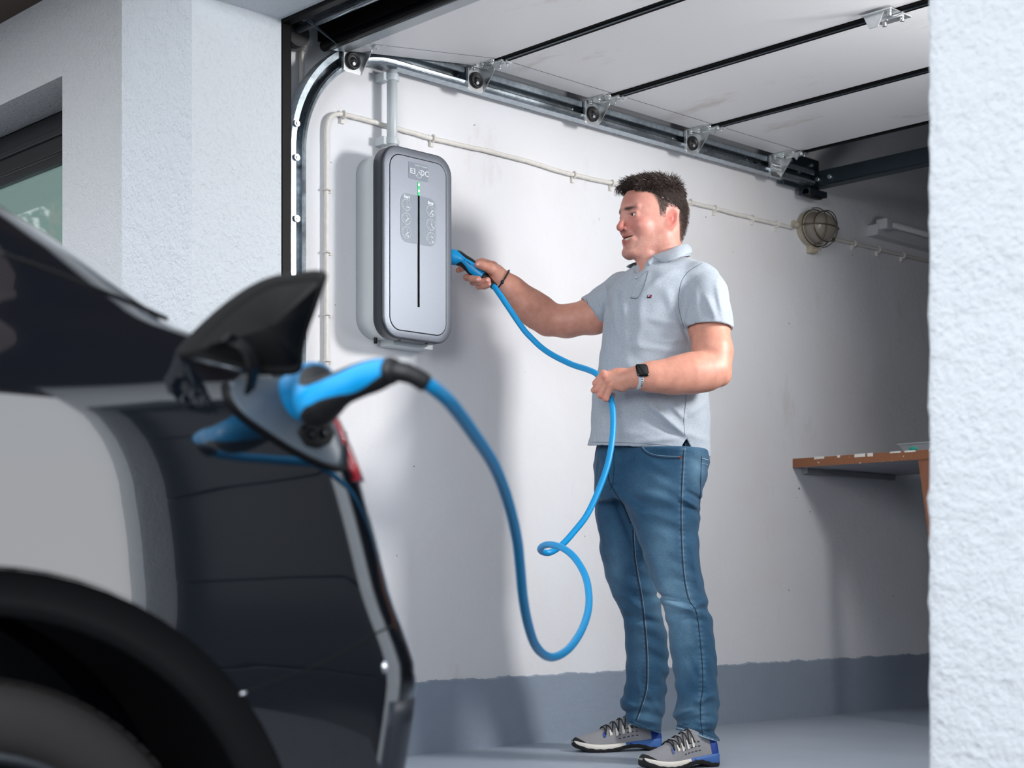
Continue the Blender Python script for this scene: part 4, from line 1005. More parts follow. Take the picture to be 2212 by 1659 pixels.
# ------------------------------------------------------------------ polo shirt
SHF = [(1492, 700, 1400, 690, 9, .004), (1480, 760, 1360, 745, 8, .003), (1475, 735, 1420, 738, 6, .003), (1400, 870, 1478, 938, 7, .010), (1390, 905, 1476, 945, 8, -.005), (1440, 860, 1478, 905, 6, .005), (1375, 955, 1470, 945, 7, .004),
       (1480, 900, 1525, 870, 8, .004), (1480, 935, 1528, 950, 8, .003), (1325, 640, 1330, 720, 8, .005), (1345, 620, 1350, 760, 9, .004), (1310, 740, 1312, 860, 10, .003), (1385, 640, 1375, 760, 12, .003),
       (1525, 640, 1548, 690, 8, .006), (1548, 610, 1562, 690, 7, .005), (1500, 625, 1508, 690, 8, .003), (1470, 690, 1490, 740, 5, -.006), (1295, 640, 1302, 690, 5, .005), (1282, 645, 1290, 685, 4, .004), (1310, 625, 1316, 680, 5, -.005),
       (1455, 585, 1400, 620, 8, .003), (1440, 620, 1460, 700, 10, .003), (1300, 900, 1420, 900, 12, -.003), (1290, 930, 1400, 940, 9, .003), (1330, 780, 1470, 830, 12, .003)]
LS = [(cs(1512, 612, 4.89), .064), (cs(1524, 640, 4.865), .068), (cs(1531, 690, 4.84), .0705), (cs(1534, 735, 4.82), .0715)]
RS = [(cs(1345, 632, 5.09), .066), (cs(1312, 658, 5.12), .064), (cs(1278, 680, 5.14), .0625), (cs(1245, 700, 5.15), .062)]
def plane(p, a, n_): n_ = np.asarray(n_, np.float32); return (p - a) @ (n_ / np.linalg.norm(n_))
def shirt_sdf(p):
    X, Y = img(p)
    hem_y = np.interp(X, [1265, 1300, 1400, 1440, 1468, 1476, 1483, 1492, 1500, 1533], [963, 962, 966, 970, 975, 958, 948, 966, 983, 988])
    tor = stack(p, TOR, cap=False)
    nearside = np.clip((5.02 - p[:, 1]) / .05, 0, 1)
    a = tor - .0010 - ridge(p, SHF, nearside) - wob(p, 38, 3, .0016)
    inner = stack(p, TOR, pad=-.009, cap=False)
    top = (p[:, 2] - cs(1400, 563, 4.98)[2]) + .0
    a = smax(a, top, .015)
    sh = smin(ell(p, cs(1505, 612, 4.92), (.055, .075, .050)), ell(p, cs(1345, 620, 5.05), (.045, .075, .045)), .01)
    a = smin(a, sh, .03)
    L_ = chain(p, LS, .012) - ridge(p, SHF, nearside) - wob(p, 45, 5, .0014); Lc = plane(p, cs(1535, 712, 4.84), cs(1541, 745, 4.835) - cs(1533, 690, 4.845) + np.array([-.012, 0, 0], np.float32))
    L_ = smax(L_, Lc, .002); L_ = smax(L_, -smax(chain(p, LS, .012) + .008, -(Lc + .05), .002), .002)
    R_ = chain(p, RS, .012) - ridge(p, SHF, nearside * 0 + 1) - wob(p, 45, 6, .0014); Rc = plane(p, cs(1279, 680, 5.14), np.array([-.050, .0, -.0345], np.float32))
    R_ = smax(R_, Rc, .002); R_ = smax(R_, -smax(chain(p, RS, .012) + .008, -(Rc + .05), .002), .002)
    a = smin(a, L_, .016); a = smin(a, R_, .02)
    zh_ = H + (HY - hem_y) * p[:, 1] / F
    below = zh_ - p[:, 2]
    a = smax(a, below, .002)
    a = smax(a, -smax(inner, p[:, 2] - zh_ - .05, .002), .002)
    # V opening and neck hole
    a = smax(a, -cone(p, cs(1377, 554, 4.895), cs(1382, 603, 4.880), .034, .005), .002)
    a = smax(a, -chain(p, [(n0, .0655), (n1 + np.array([0, 0, .02], np.float32), .068)], .01), .002)
    return a
lo = np.minimum(cs(1250, 1000, 4.9), cs(1250, 1000, 5.2)); hi = cs(1585, 550, 4.9)
v, f = polygonise(shirt_sdf, [lo[0] - .02, 4.73, .915], [.695, 5.23, 1.575], .0036)
v = relax(v, f, 1, .5)
shirt = np_mesh('polo_shirt', v, f, 'jersey', person)
sb_ = bvh_of(shirt)
m = snap_line(sb_, [(1516, 569), (1497, 580), (1484, 590), (1472, 609), (1466, 640), (1467, 669), (1478, 711)], .0008, .0002, 60); obj('armhole_seam', m, 'seam_grey', shirt)
m = snap_line(sb_, [(1485, 707), (1510, 698), (1545, 693), (1573, 703)], .0007, .0002, 40); obj('cuff_seam', m, 'seam_grey', shirt)
m = snap_line(sb_, [(1482, 852), (1480, 880), (1477, 905), (1479, 940)], .0009, .0002, 30); obj('side_seam', m, 'seam_grey', shirt)
m = snap_line(sb_, [(1275, 955), (1340, 956), (1420, 960), (1466, 966)], .0007, .0002, 40); obj('hem_stitch', m, 'seam_grey', shirt)
m = snap_line(sb_, [(1266, 645), (1276, 672), (1297, 700)], .0008, .0002, 20); obj('cuff_seam', m, 'seam_grey', shirt)
m = snap_patch(sb_, [(1384, 597), (1400, 584), (1396, 604), (1386, 630), (1376, 645), (1362, 644), (1368, 626), (1378, 606)], .0016); obj('placket', m, 'jersey', shirt)
m = snap_line(sb_, [(1401, 585), (1396, 604), (1386, 630), (1376, 645), (1362, 644)], .0008, .0022, 40); obj('placket_stitch', m, 'seam_grey', shirt)
lg = obj('chest_logo', snap_patch(sb_, [(1399.5, 637), (1408.5, 637), (1406.5, 644), (1397.5, 644)], .0012, rings=3, n=20), 'navy_patch', shirt)
obj('logo_red', snap_patch(sb_, [(1403.5, 638.3), (1407, 638.3), (1405.5, 642.8), (1402, 642.8)], .0018, rings=2, n=16), 'red_patch', lg)
obj('logo_white', snap_patch(sb_, [(1400.3, 638.3), (1403.2, 638.3), (1401.9, 641), (1399.4, 641)], .0018, rings=2, n=16), 'white_patch', lg)
# collar: leaf from the near tip round the nape to the far tip, plus the inner stand
T_ = [(1409, 553, 4.893), (1425, 547, 4.888), (1444, 540, 4.888), (1463, 531, 4.90), (1478, 527, 4.935), (1484, 527, 4.985), (1476, 528, 5.035), (1450, 537, 5.062), (1415, 552, 5.062), (1392, 562, 5.045), (1372, 567, 5.010)]
B_ = [(1428, 566.5, 4.868), (1438, 567, 4.858), (1452, 561, 4.852), (1470, 554, 4.858), (1485, 549, 4.905), (1492, 548, 4.985), (1486, 551, 5.065), (1455, 560, 5.100), (1410, 572, 5.098), (1375, 581, 5.065), (1355, 577, 4.995)]
def leaf(T, B, th):
    T = spline([P(*a) for a in T], 60); B = spline([P(*a) for a in B], 60); cN = np.array(P(1430, 560, 4.98)); A = []; I_ = []
    for a, b in zip(T, B):
        r = []; 
        for u in np.linspace(0, 1, 8):
            p_ = a * (1 - u) + b * u; o_ = p_ - cN; o_[2] = 0; o_ /= np.linalg.norm(o_); p_ = p_ + o_ * .006 * math.sin(math.pi * u); r.append((p_, o_))
        A.append([p_ + o_ * th for p_, o_ in r] + [p_ for p_, o_ in r[::-1]])
    m = MB(); m.grid([[Vector(q_) for q_ in r] for r in A], closed=True); m.add([Vector(q_) for q_ in A[0]], [tuple(range(16))]); m.add([Vector(q_) for q_ in A[-1]], [tuple(range(15, -1, -1))]); return m
obj('collar', leaf(T_, B_, .0035), 'jersey', shirt)
T2 = [(1398, 565, 4.880), (1411, 554, 4.888), (1440, 542, 4.890), (1462, 532, 4.902), (1478, 528, 4.94), (1483, 528, 4.985), (1475, 529, 5.03), (1445, 542, 5.055), (1412, 555, 5.055), (1388, 565, 5.035), (1373, 571, 5.0), (1371, 584, 4.93), (1379, 599, 4.858)]
B2 = [(1404, 576, 4.874), (1420, 566, 4.880), (1450, 564, 4.868), (1470, 556, 4.878), (1484, 553, 4.92), (1490, 553, 4.985), (1483, 556, 5.04), (1450, 568, 5.075), (1412, 580, 5.075), (1380, 588, 5.05), (1362, 590, 4.99), (1362, 598, 4.93), (1374, 604, 4.860)]
obj('collar_stand', leaf(T2, B2, .003), 'jersey', shirt)

# ------------------------------------------------------------------ jeans
NL = prows([(975, 1340, 1531, 4.92, .150), (1000, 1342, 1530, 4.92, .145), (1050, 1345, 1521, 4.91, .130), (1099, 1352, 1510, 4.90, .115), (1159, 1376, 1509, 4.89, .100), (1218, 1397, 1509, 4.88, .090), (1258, 1413, 1520, 4.88, .083), (1298, 1427, 1526, 4.87, .078), (1338, 1440, 1537, 4.86, .076),
            (1397, 1447, 1545, 4.86, .074), (1437, 1453, 1549, 4.86, .073), (1477, 1459, 1550, 4.85, .072), (1516, 1463, 1551, 4.85, .070), (1545, 1455, 1551, 4.84, .070), (1570, 1458, 1550, 4.84, .070), (1610, 1460, 1549, 4.84, .070)])
FL = prows([(975, 1287, 1440, 5.06, .130), (1040, 1285, 1440, 5.07, .120), (1099, 1285, 1425, 5.08, .105), (1159, 1293, 1415, 5.10, .098), (1238, 1306, 1410, 5.13, .086), (1278, 1320, 1418, 5.15, .082), (1302, 1332, 1425, 5.16, .080), (1322, 1345, 1430, 5.17, .078), (1358, 1348, 1437, 5.18, .075),
            (1397, 1352, 1443, 5.20, .074), (1437, 1354, 1444, 5.21, .074), (1477, 1350, 1440, 5.22, .073), (1512, 1342, 1436, 5.23, .072), (1535, 1341, 1434, 5.23, .071), (1556, 1350, 1430, 5.23, .070), (1600, 1358, 1426, 5.23, .070)])
HP = prows([(945, 1292, 1524, 4.99, .150), (965, 1287, 1528, 4.99, .158), (1000, 1284, 1530, 4.99, .165), (1040, 1286, 1522, 4.99, .160), (1085, 1292, 1510, 4.99, .14)])
JF = [(1330, 1062, 1395, 1120, 8, .007), (1328, 1075, 1370, 1180, 7, -.008), (1345, 1060, 1460, 1085, 10, .004), (1360, 1100, 1470, 1130, 10, .003), (1470, 1075, 1512, 1100, 5, .007), (1480, 1060, 1515, 1080, 5, -.005), (1425, 1296, 1492, 1318, 6, .009), (1418, 1285, 1480, 1300, 6, -.007),
      (1470, 1320, 1530, 1300, 7, .005), (1440, 1325, 1520, 1340, 9, -.005), (1332, 1300, 1352, 1322, 6, .006), (1350, 1290, 1400, 1330, 8, .005), (1360, 1335, 1420, 1345, 8, -.004), (1455, 1545, 1500, 1530, 6, .008), (1458, 1560, 1535, 1548, 7, -.006), (1465, 1572, 1545, 1575, 6, .007), (1490, 1520, 1548, 1500, 8, .005),
      (1342, 1512, 1372, 1528, 6, .008), (1345, 1538, 1395, 1535, 6, -.008), (1360, 1552, 1420, 1560, 7, .007), (1400, 1500, 1430, 1540, 8, .005), (1370, 1440, 1385, 1520, 8, .004), (1500, 1420, 1535, 1500, 9, .004), (1460, 1400, 1500, 1480, 10, .003), (1400, 1180, 1440, 1290, 12, .004), (1320, 1150, 1345, 1260, 12, .004), (1495, 1180, 1512, 1280, 8, .005), (1300, 1050, 1330, 1040, 6, .004)]
def jeans_sdf(p):
    X, Y = img(p)
    wz = np.exp(-((p[:, 2] - .10) / .09) ** 2) + .7 * np.exp(-((p[:, 2] - .48) / .06) ** 2)
    fold = ridge(p, JF, np.clip((5.30 - p[:, 1]) / .05, 0, 1)) + wob(p * np.array([1, 1, 1.8], np.float32), 32, 9, .0024) + wob(p * np.array([.5, .5, 3.0], np.float32), 36, 10, .0042) * wz
    n_ = stack(p, NL, 2.2, cap=False); f_ = stack(p, FL, 2.2, cap=False); h_ = stack(p, HP, 2.4)
    hn = np.interp(X, [1455, 1548], [1575, 1601]); hf = np.interp(X, [1345, 1358, 1426], [1556, 1564, 1585])
    zn = H + (HY - hn) * p[:, 1] / F; zf = H + (HY - hf) * p[:, 1] / F; tz = p[:, 2] - .957
    a = smax(smax(n_ - fold, zn - p[:, 2], .002), tz, .01); a = smax(a, -smax(n_ - fold + .007, p[:, 2] - zn - .03, .002), .002)
    b = smax(smax(f_ - fold, zf - p[:, 2], .002), tz, .01); b = smax(b, -smax(f_ - fold + .007, p[:, 2] - zf - .03, .002), .002)
    d = smin(a, b, .008)
    return smin(d, h_ - fold, .015)
v, f = polygonise(jeans_sdf, [cs(1270, 1, 5.1)[0], 4.72, .045], [cs(1560, 1, 4.95)[0], 5.36, .995], .0040)
v = relax(v, f, 1, .4)
X_, Y_ = v[:, 0] * F / v[:, 1] + PX, HY - F * (v[:, 2] - H) / v[:, 1]
dn = np.array(lin((46, 82, 110))[:3]); lt = np.array(lin((118, 154, 178))[:3]); C = np.tile(dn, (len(v), 1))
w = np.zeros(len(v))
for (x0, y0, rx_, ry_, a_) in ((1450, 1290, 34, 60, .75), (1475, 1370, 28, 90, .45), (1430, 1180, 34, 70, .5), (1330, 1230, 22, 70, .35), (1385, 1400, 20, 90, .25), (1500, 1540, 40, 30, .35), (1400, 1540, 30, 30, .25), (1505, 1010, 20, 40, .5), (1420, 1050, 45, 30, .3)):
    w += a_ * np.exp(-((X_ - x0) / rx_) ** 2 - ((Y_ - y0) / ry_) ** 2)
sx_ = np.interp(Y_, [1000, 1110, 1190, 1250, 1295, 1322, 1380, 1440, 1520, 1590], [1475, 1471, 1473, 1478, 1488, 1504, 1512, 1517, 1513, 1518]); w += .38 * np.exp(-((X_ - sx_ - 1) / 6.5) ** 2) * (.5 + .5 * np.sin(Y_ * .52 + 1.5 * np.sin(Y_ * .11)))
sx_ = np.interp(Y_, [1145, 1240, 1340, 1450, 1490, 1556], [1367, 1376, 1391, 1397, 1395, 1374]); w += .25 * np.exp(-((X_ - sx_) / 5) ** 2) * (.5 + .5 * np.sin(Y_ * .6)) * (Y_ > 1145)
w += .35 * np.clip((Y_ - np.interp(X_, [1340, 1426, 1460, 1548], [1555, 1578, 1568, 1594])) / 6, 0, 1)
w = np.clip(w, 0, .85)[:, None]; C = C * (1 - w) + lt * w
jeans = np_mesh('jeans', v, f, 'denim', person, np.concatenate([C, np.ones((len(v), 1))], 1))
jb = bvh_of(jeans)
for nm, pts, r_, mt in (('outer_seam', [(1478, 955), (1475, 1000), (1472, 1060), (1471, 1110), (1473, 1190), (1478, 1250), (1488, 1295), (1504, 1322), (1512, 1380), (1517, 1440), (1518, 1490), (1513, 1520), (1514, 1560), (1518, 1590)], .0016, 'seam_dark'),
                     ('outer_seam', [(1481, 955), (1478, 1000), (1475, 1060), (1474, 1110), (1476, 1190), (1481, 1250), (1491, 1294)], .0007, 'stitch'),
                     ('inner_seam', [(1367, 1145), (1370, 1200), (1376, 1240), (1385, 1290), (1391, 1340), (1396, 1400), (1397, 1450), (1395, 1490), (1385, 1525), (1374, 1556)], .0026, 'seam_dark'),
                     ('inner_seam', [(1370, 1145), (1373, 1200), (1379, 1240), (1388, 1290), (1394, 1340), (1399, 1400), (1400, 1450), (1398, 1490), (1388, 1525), (1377, 1556)], .0009, 'stitch'),
                     ('back_seam', [(1515, 985), (1514, 1020), (1513, 1060), (1511, 1095)], .0014, 'seam_dark'), ('back_pocket', [(1515, 990), (1530, 994)], .0016, 'stitch'), ('back_pocket', [(1514, 1000), (1528, 1004)], .0009, 'stitch'),
                     ('front_pocket', [(1384, 966), (1392, 977), (1408, 985), (1435, 989), (1472, 990)], .0018, 'seam_dark'), ('front_pocket', [(1386, 963), (1395, 973), (1410, 981), (1435, 985), (1472, 986)], .0008, 'stitch'),
                     ('fly_seam', [(1326, 968), (1326, 1010), (1324, 1040), (1318, 1058)], .0010, 'seam_dark'), ('fly_seam', [(1311, 1000), (1316, 1040), (1328, 1062), (1345, 1090), (1362, 1130)], .0020, 'seam_dark'),
                     ('hem_seam', [(1461, 1567), (1490, 1574), (1520, 1585), (1547, 1595)], .0009, 'seam_dark'), ('hem_seam', [(1361, 1558), (1385, 1570), (1405, 1576), (1427, 1579)], .0009, 'seam_dark'),
                     ('hem_edge', [(1461, 1572), (1490, 1580), (1520, 1592), (1547, 1600)], .0024, 'stitch'), ('hem_edge', [(1361, 1564), (1385, 1575), (1405, 1581), (1426, 1584)], .0024, 'stitch')):
    m = snap_line(jb, pts, r_, .0002, 70)
    if m.v: obj(nm, m, mt, jeans)
c_, n_ = hit(jb, 1470, 988, .001)
obj('rivet', MB().cyl(c_ - n_ * .001, c_ + n_ * .002, .0045, 12), 'copper', jeans)

# ------------------------------------------------------------------ shoes (u along the foot from the heel, w sideways, z up)
def shoe(heel, toe, label_side):
    hpt = on_z(heel[0], heel[1], 0.0); tpt = on_z(toe[0], toe[1], 0.0); ax = (tpt - hpt); Ln = ax.length; ax.normalize(); sd = Vector((-ax.y, ax.x, 0))
    if sd.dot(EYE - hpt) < 0: sd = -sd                                     # sd: towards the camera
    def pt(u, w_, z): return hpt + ax * (u * Ln) + sd * w_ + Vector((0, 0, z))
    U = [0, .03, .08, .16, .26, .36, .46, .56, .66, .76, .86, .93, .975, 1.0]
    Wd = [.012, .027, .034, .036, .035, .034, .036, .041, .046, .048, .044, .034, .021, .006]
    cen = [0, 0, 0, 0, .001, .002, .003, .004, .004, .003, .0, -.003, -.004, -.004]
    Tp = [.060, .085, .096, .104, .112, .112, .104, .090, .076, .064, .055, .049, .043, .032]
    Mz = [.034, .038, .038, .036, .033, .030, .027, .025, .024, .024, .027, .031, .034, .034]
    Bz = [.010, .004, .002, .004, .012, .014, .010, .004, .001, .001, .004, .010, .017, .024]
    S = np.array(spline([tuple(a) for a in zip(U, Wd, cen, Tp, Mz, Bz)], 46))
    up = MB(); rows = []; ms = MB(); mr = []; os_ = MB(); orr = []
    for (u, w_, c_, t_, mz, bz) in S:
        r = []
        for a in np.linspace(-.12, math.pi + .12, 22):
            ca, sa_ = math.cos(a), math.sin(a); n_ = 2.4 if u > .6 else 2.0
            xx = math.copysign(abs(ca) ** (2 / 2.6), ca); zz = max(sa_, 0) ** (1.15 if u < .55 else .85)
            narrow = 1 - (.42 if .08 < u < .55 else .25) * max(sa_, 0) ** 1.5
            r.append(pt(u, c_ + w_ * xx * narrow * .97, mz - .006 + (t_ - mz + .006) * zz))
        rows.append(r)
        bw = w_ + .0035
        mr.append([pt(u, c_ + bw * q, z) for q, z in ((-.93, mz + .002), (-1, mz - .003), (-1.02, bz + .012), (-.96, bz + .006), (.96, bz + .006), (1.02, bz + .012), (1, mz - .003), (.93, mz + .002))])
        tread = .0022 * math.sin(u * 70)
        orr.append([pt(u, c_ + bw * q, z) for q, z in ((-.99, bz + .013 + tread), (-1.02, bz + .009 + tread), (-.98, max(bz - .001 + tread * .4, 0)), (-.9, max(bz - .002, 0)), (.9, max(bz - .002, 0)), (.98, max(bz - .001 + tread * .4, 0)), (1.02, bz + .009 + tread), (.99, bz + .013 + tread))])
    up.grid(rows); up.add(rows[0], [tuple(range(22))], True); up.add(rows[-1], [tuple(range(21, -1, -1))], True)
    sh = obj('shoe', up, 'shoe_grey', person)
    k = 20
    a = MB(); a.grid(mr[:k + 1], closed=True); a.add(mr[0], [tuple(range(8))]); obj('midsole', a, 'mid_blue', sh)
    b = MB(); b.grid(mr[k:], closed=True); b.add(mr[-1], [tuple(range(7, -1, -1))]); obj('midsole', b, 'mid_white', sh)
    o_ = MB(); o_.grid(orr, closed=True); o_.add(orr[0], [tuple(range(8))]); o_.add(orr[-1], [tuple(range(7, -1, -1))]); obj('outsole', o_, 'sole_black', sh)
    def shell(i0, i1, off, a0=0, a1=22, cond=None):
        m = MB(); rr = []
        for i in range(i0, i1):
            cc = sum((Vector(q) for q in rows[i]), Vector()) / 22
            rr.append([Vector(q) + (Vector(q) - cc).normalized() * off for q in rows[i][a0:a1]])
        m.grid(rr); m.add(rr[0], [tuple(range(len(rr[0])))], True) if i0 == 0 else None
        m.add(rr[-1], [tuple(range(len(rr[0]) - 1, -1, -1))], True) if i1 >= len(rows) else None
        return m
    obj('heel_counter', shell(0, 9, .0015), 'shoe_blue', sh)
    # toe cap
    tcap = MB(); rr = []
    for i in range(38, 46):
        cc = sum((Vector(q) for q in rows[i]), Vector()) / 22; r = [Vector(q) + (Vector(q) - cc).normalized() * .0016 for q in rows[i]]
        lim = hpt.z + .033 + .004 * (i - 38) ; rr.append([Vector((q.x, q.y, min(q.z, lim if i < 44 else .05))) for q in r])
    tcap.grid(rr); tcap.add(rr[-1], [tuple(range(21, -1, -1))], True); obj('toe_cap', tcap, 'sole_black', sh)
    # laces and tabs
    ui = [17, 20, 23, 26, 29]
    for j, i in enumerate(ui):
        i2 = i + 3 if j < 4 else i; R0, R1 = rows[i], rows[i2 if i2 < 46 else 45]
        cc = sum((Vector(q) for q in R0), Vector()) / 22
        arc1 = [Vector(R0[q]).lerp(Vector(R1[q]), (q - 5) / 11) + (Vector(R0[q]) - cc).normalized() * .0045 for q in range(5, 17)]
        arc2 = [Vector(R0[q]).lerp(Vector(R1[q]), (16 - q) / 11) + (Vector(R0[q]) - cc).normalized() * .0050 for q in range(5, 17)]
        obj('lace', MB().tube(arc1, .0020, 6), 'black_cord', sh); obj('lace', MB().tube(arc2, .0020, 6), 'black_cord', sh)
        for (qa, qb) in ((4, 7), (15, 18)):
            r_ = [[Vector(rows[ii][q]) + (Vector(rows[ii][q]) - cc).normalized() * .003 for q in range(qa, qb)] for ii in (i - 0, i + 1)]
            t_ = MB(); t_.grid(r_); t_.grid([[p_ + Vector((0, 0, .002)) for p_ in rr_] for rr_ in r_]); obj('lace_loop', t_, 'mid_white' if j < 4 else 'shoe_blue', sh)
        if j < 4: obj('tongue', MB().ellipsoid(cc + Vector((0, 0, 0)) + (Vector(R0[11]) - cc) * .93, (.012, .012, .006), 10, 6), 'shoe_grey', sh)
    # embossed side pattern
    for i in range(14, 24, 2):
        for q in (3, 4, 5) if i < 20 else (3, 4):
            for side in (q, 21 - q):
                cc = sum((Vector(z) for z in rows[i]), Vector()) / 22; c0 = Vector(rows[i][side]); n0_ = (c0 - cc).normalized()
                if n0_.dot(sd) < 0: continue
                obj('side_emboss', MB().tube([c0 + n0_ * .001, Vector(rows[i + 1][side]) + n0_ * .001], .0016, 4), 'dark_steel', sh)
    return sh
shoe((1546, 1653), (1386, 1664), 1)
shoe((1427, 1619), (1237, 1624), -1)

# ------------------------------------------------------------------ watch and bracelet
wp_ = [Vector(P(1380, 815, 4.70))]; axw = (Vector(P(1400, 814.5, 4.71)) - Vector(P(1372, 815, 4.70))).normalized()
cR, cT = Vector((RX, RY, 0)), Vector((-DX, -DY, 0))
upv = (Vector((0, 0, 1)) - axw * axw.z).normalized(); outv = axw.cross(upv); outv = outv if outv.dot(cT) > 0 else -outv
wt = obj('wristwatch', MB().add([], []) if False else MB().box((0, 0, 0), (.0001, .0001, .0001)), 'strap', person) if False else None
def ringpt(a, r1=.0335, r2=.0290, c=wp_[0]): return c + upv * (r1 * math.sin(a)) + outv * (r2 * math.cos(a))
m = MB(); rws = []
for a in np.linspace(0, 2 * math.pi, 49):
    w2_ = .0125 - .003 * min(1, abs(((a + math.pi) % (2 * math.pi)) - math.pi - .35) / 1.0)
    rws.append([ringpt(a, .0325, .0280) - axw * w2_, ringpt(a, .0355, .0310) - axw * w2_ * .9, ringpt(a, .0355, .0310) + axw * w2_ * .9, ringpt(a, .0325, .0280) + axw * w2_])
m.grid(rws, closed=True); watch = obj('wristwatch', m, 'strap', person)
cen_a = .42; cc_ = ringpt(cen_a, .040, .035); nrm = (upv * math.sin(cen_a) + outv * math.cos(cen_a)).normalized(); vv = nrm.cross(axw).normalized()
def rr2(c, hw_, hh_, r, z, ins=0): return [c + axw * a + vv * b + nrm * z for a, b in rrect(-hw_ + ins, hw_ - ins, -hh_ + ins, hh_ - ins, r - ins * .8, 5)]
m = MB(); R3 = [rr2(cc_, .0185, .0205, .0085, -.005, .002), rr2(cc_, .0185, .0205, .0085, -.001), rr2(cc_, .0185, .0205, .0085, .002)]; m.grid(R3, closed=True); m.add(R3[0], [tuple(range(24))]); obj('watch_case', m, 'watch_case', watch)
m = MB(); R3 = [rr2(cc_, .0185, .0205, .0085, .002), rr2(cc_, .0185, .0205, .0085, .0035, .0012), rr2(cc_, .0185, .0205, .0085, .0042, .004)]; m.grid(R3, closed=True); m.add(R3[-1], [tuple(range(24))], True); obj('watch_glass', m, 'watch_glass', watch)
for a in (-.28, -.48, -.68, -.88): q0 = ringpt(a, .0358, .0313); obj('strap_hole', MB().ellipsoid(q0, (.003, .003, .0013), 8, 6), 'black_gap', watch)
bc = Vector(P(1086.5, 604.5, 5.087)); axb = (Vector(P(1104, 625, 5.10)) - Vector(P(1074, 594, 5.09))).normalized(); axb = (axb + cR * .12 + Vector((0, 0, .18))).normalized()
ub = (cT - axb * cT.dot(axb)).normalized(); wb_ = axb.cross(ub)
obj('bracelet', MB().tube([bc + ub * .0335 * math.cos(a) + wb_ * .0355 * math.sin(a) for a in np.linspace(0, 2 * math.pi, 41)], .0026, 8), 'black_cord', person)
bo = person.children[-1]; kq = bc + ub * .030 + wb_ * (-.012 if wb_.z > 0 else .012); obj('knot', MB().ellipsoid(kq, (.0055, .0055, .0065), 10, 8), 'black_cord', bo)
# nails
for (a, b, t, ang) in ((1031, 604, 5.062, 0), (1053.5, 605, 5.056, 30), (1058.5, 615, 5.057, 30), (1031, 571.5, 5.050, 200)):
    R_ = Matrix.Rotation(-AZ * 0, 3, 'Z'); c0, n0_ = hit(hb, a, b, -.0006)
    if c0 is None: continue
    tq = n0_.to_track_quat('Z', 'X').to_matrix(); obj('fingernail', MB().ellipsoid(c0, (.0045, .0055, .0012), 12, 6, rot=tq), 'nail', person)
# ------------------------------------------------------------------ car
x = NT('black_car_paint'); x.base(lin((14, 19, 26))); x.set(rough=0.06, coat=1.0, ior=1.9); x.b.inputs['Coat Roughness'].default_value = .015; x.b.inputs['Coat IOR'].default_value = 1.9; M['paint'] = x.m
M['car_glass'] = simple('tinted_car_glass', (8, 10, 12), 0.04, 0, 0, 10, coat=1.0)
M['cladding'] = simple('black_plastic_cladding', (9, 10, 12), 0.5, 0, .1, 60, spec=.25)
M['valance'] = simple('satin_grey_valance', (40, 46, 56), 0.38, 0.2, .05, 60)
M['port_grey'] = simple('charge_port_grey', (92, 102, 112), 0.32, .2, .04, 20)
M['tyre'] = simple('tyre_rubber', (30, 28, 28), 0.7, 0, .3, 120, .5, 200)
M['rim'] = simple('dark_alloy', (70, 74, 80), 0.3, .8, .05, 40)
M['tail_red'] = simple('red_tail_lens', (196, 28, 48), 0.12, 0, .05, 20, coat=1.0)
M['silver_dot'] = simple('silver_reflector', (200, 205, 212), 0.15, .8)
CX = -2.63; WY, WZ = .80, .10
#      z     X side  Yrear  r_rear Yfront r_front
CR = [(-.06, -1.86, 1.36, .16, -2.62, .45), (.02, -1.78, 1.42, .16, -2.72, .45), (.16, -1.735, 1.475, .15, -2.80, .45), (.29, -1.722, 1.505, .15, -2.84, .45), (.38, -1.715, 1.516, .15, -2.86, .45), (.43, -1.712, 1.520, .15, -2.86, .45), (.455, -1.712, 1.508, .15, -2.86, .45),
      (.53, -1.710, 1.468, .15, -2.84, .45), (.62, -1.714, 1.444, .15, -2.80, .48), (.70, -1.720, 1.421, .15, -2.72, .50), (.76, -1.728, 1.402, .16, -2.55, .52), (.80, -1.738, 1.390, .17, -2.35, .55), (.830, -1.758, 1.380, .18, -2.10, .55),
      (.852, -1.778, 1.365, .19, -1.98, .50), (.866, -1.795, 1.335, .20, -1.93, .48), (.880, -1.812, 1.275, .21, -1.89, .46), (.897, -1.832, 1.237, .22, -1.85, .45), (.940, -1.862, 1.198, .25, -1.77, .42), (.982, -1.890, 1.163, .28, -1.68, .40),
      (1.03, -1.935, 1.13, .32, -1.55, .38), (1.068, -1.98, 1.103, .35, -1.46, .36), (1.12, -2.03, .99, .38, -1.32, .35), (1.165, -2.08, .78, .40, -1.18, .34), (1.20, -2.14, .50, .40, -1.04, .32), (1.228, -2.22, .20, .34, -.90, .28), (1.245, -2.34, -.02, .26, -.76, .22), (1.252, -2.50, -.14, .10, -.60, .10)]
CA = np.array(CR); zq = np.concatenate([np.linspace(-.06, .80, 34), np.linspace(.81, .98, 20), np.linspace(.99, 1.252, 22)])
CZ = np.linspace(-.06, 1.252, 400); CS = []
for j in range(1, 6):
    c_ = np.interp(CZ, CA[:, 0], CA[:, j]); kk = np.exp(-np.linspace(-2, 2, 25) ** 2); kk /= kk.sum(); s_ = np.convolve(np.pad(c_, 12, mode='edge'), kk, 'valid')
    w_ = np.clip((.815 - CZ) / .03, 0, 1) * np.clip((CZ - .02) / .05, 0, 1); CS.append(s_ * w_ + c_ * (1 - w_))
def crow(z): return [np.interp(z, CZ, c_) for c_ in CS]
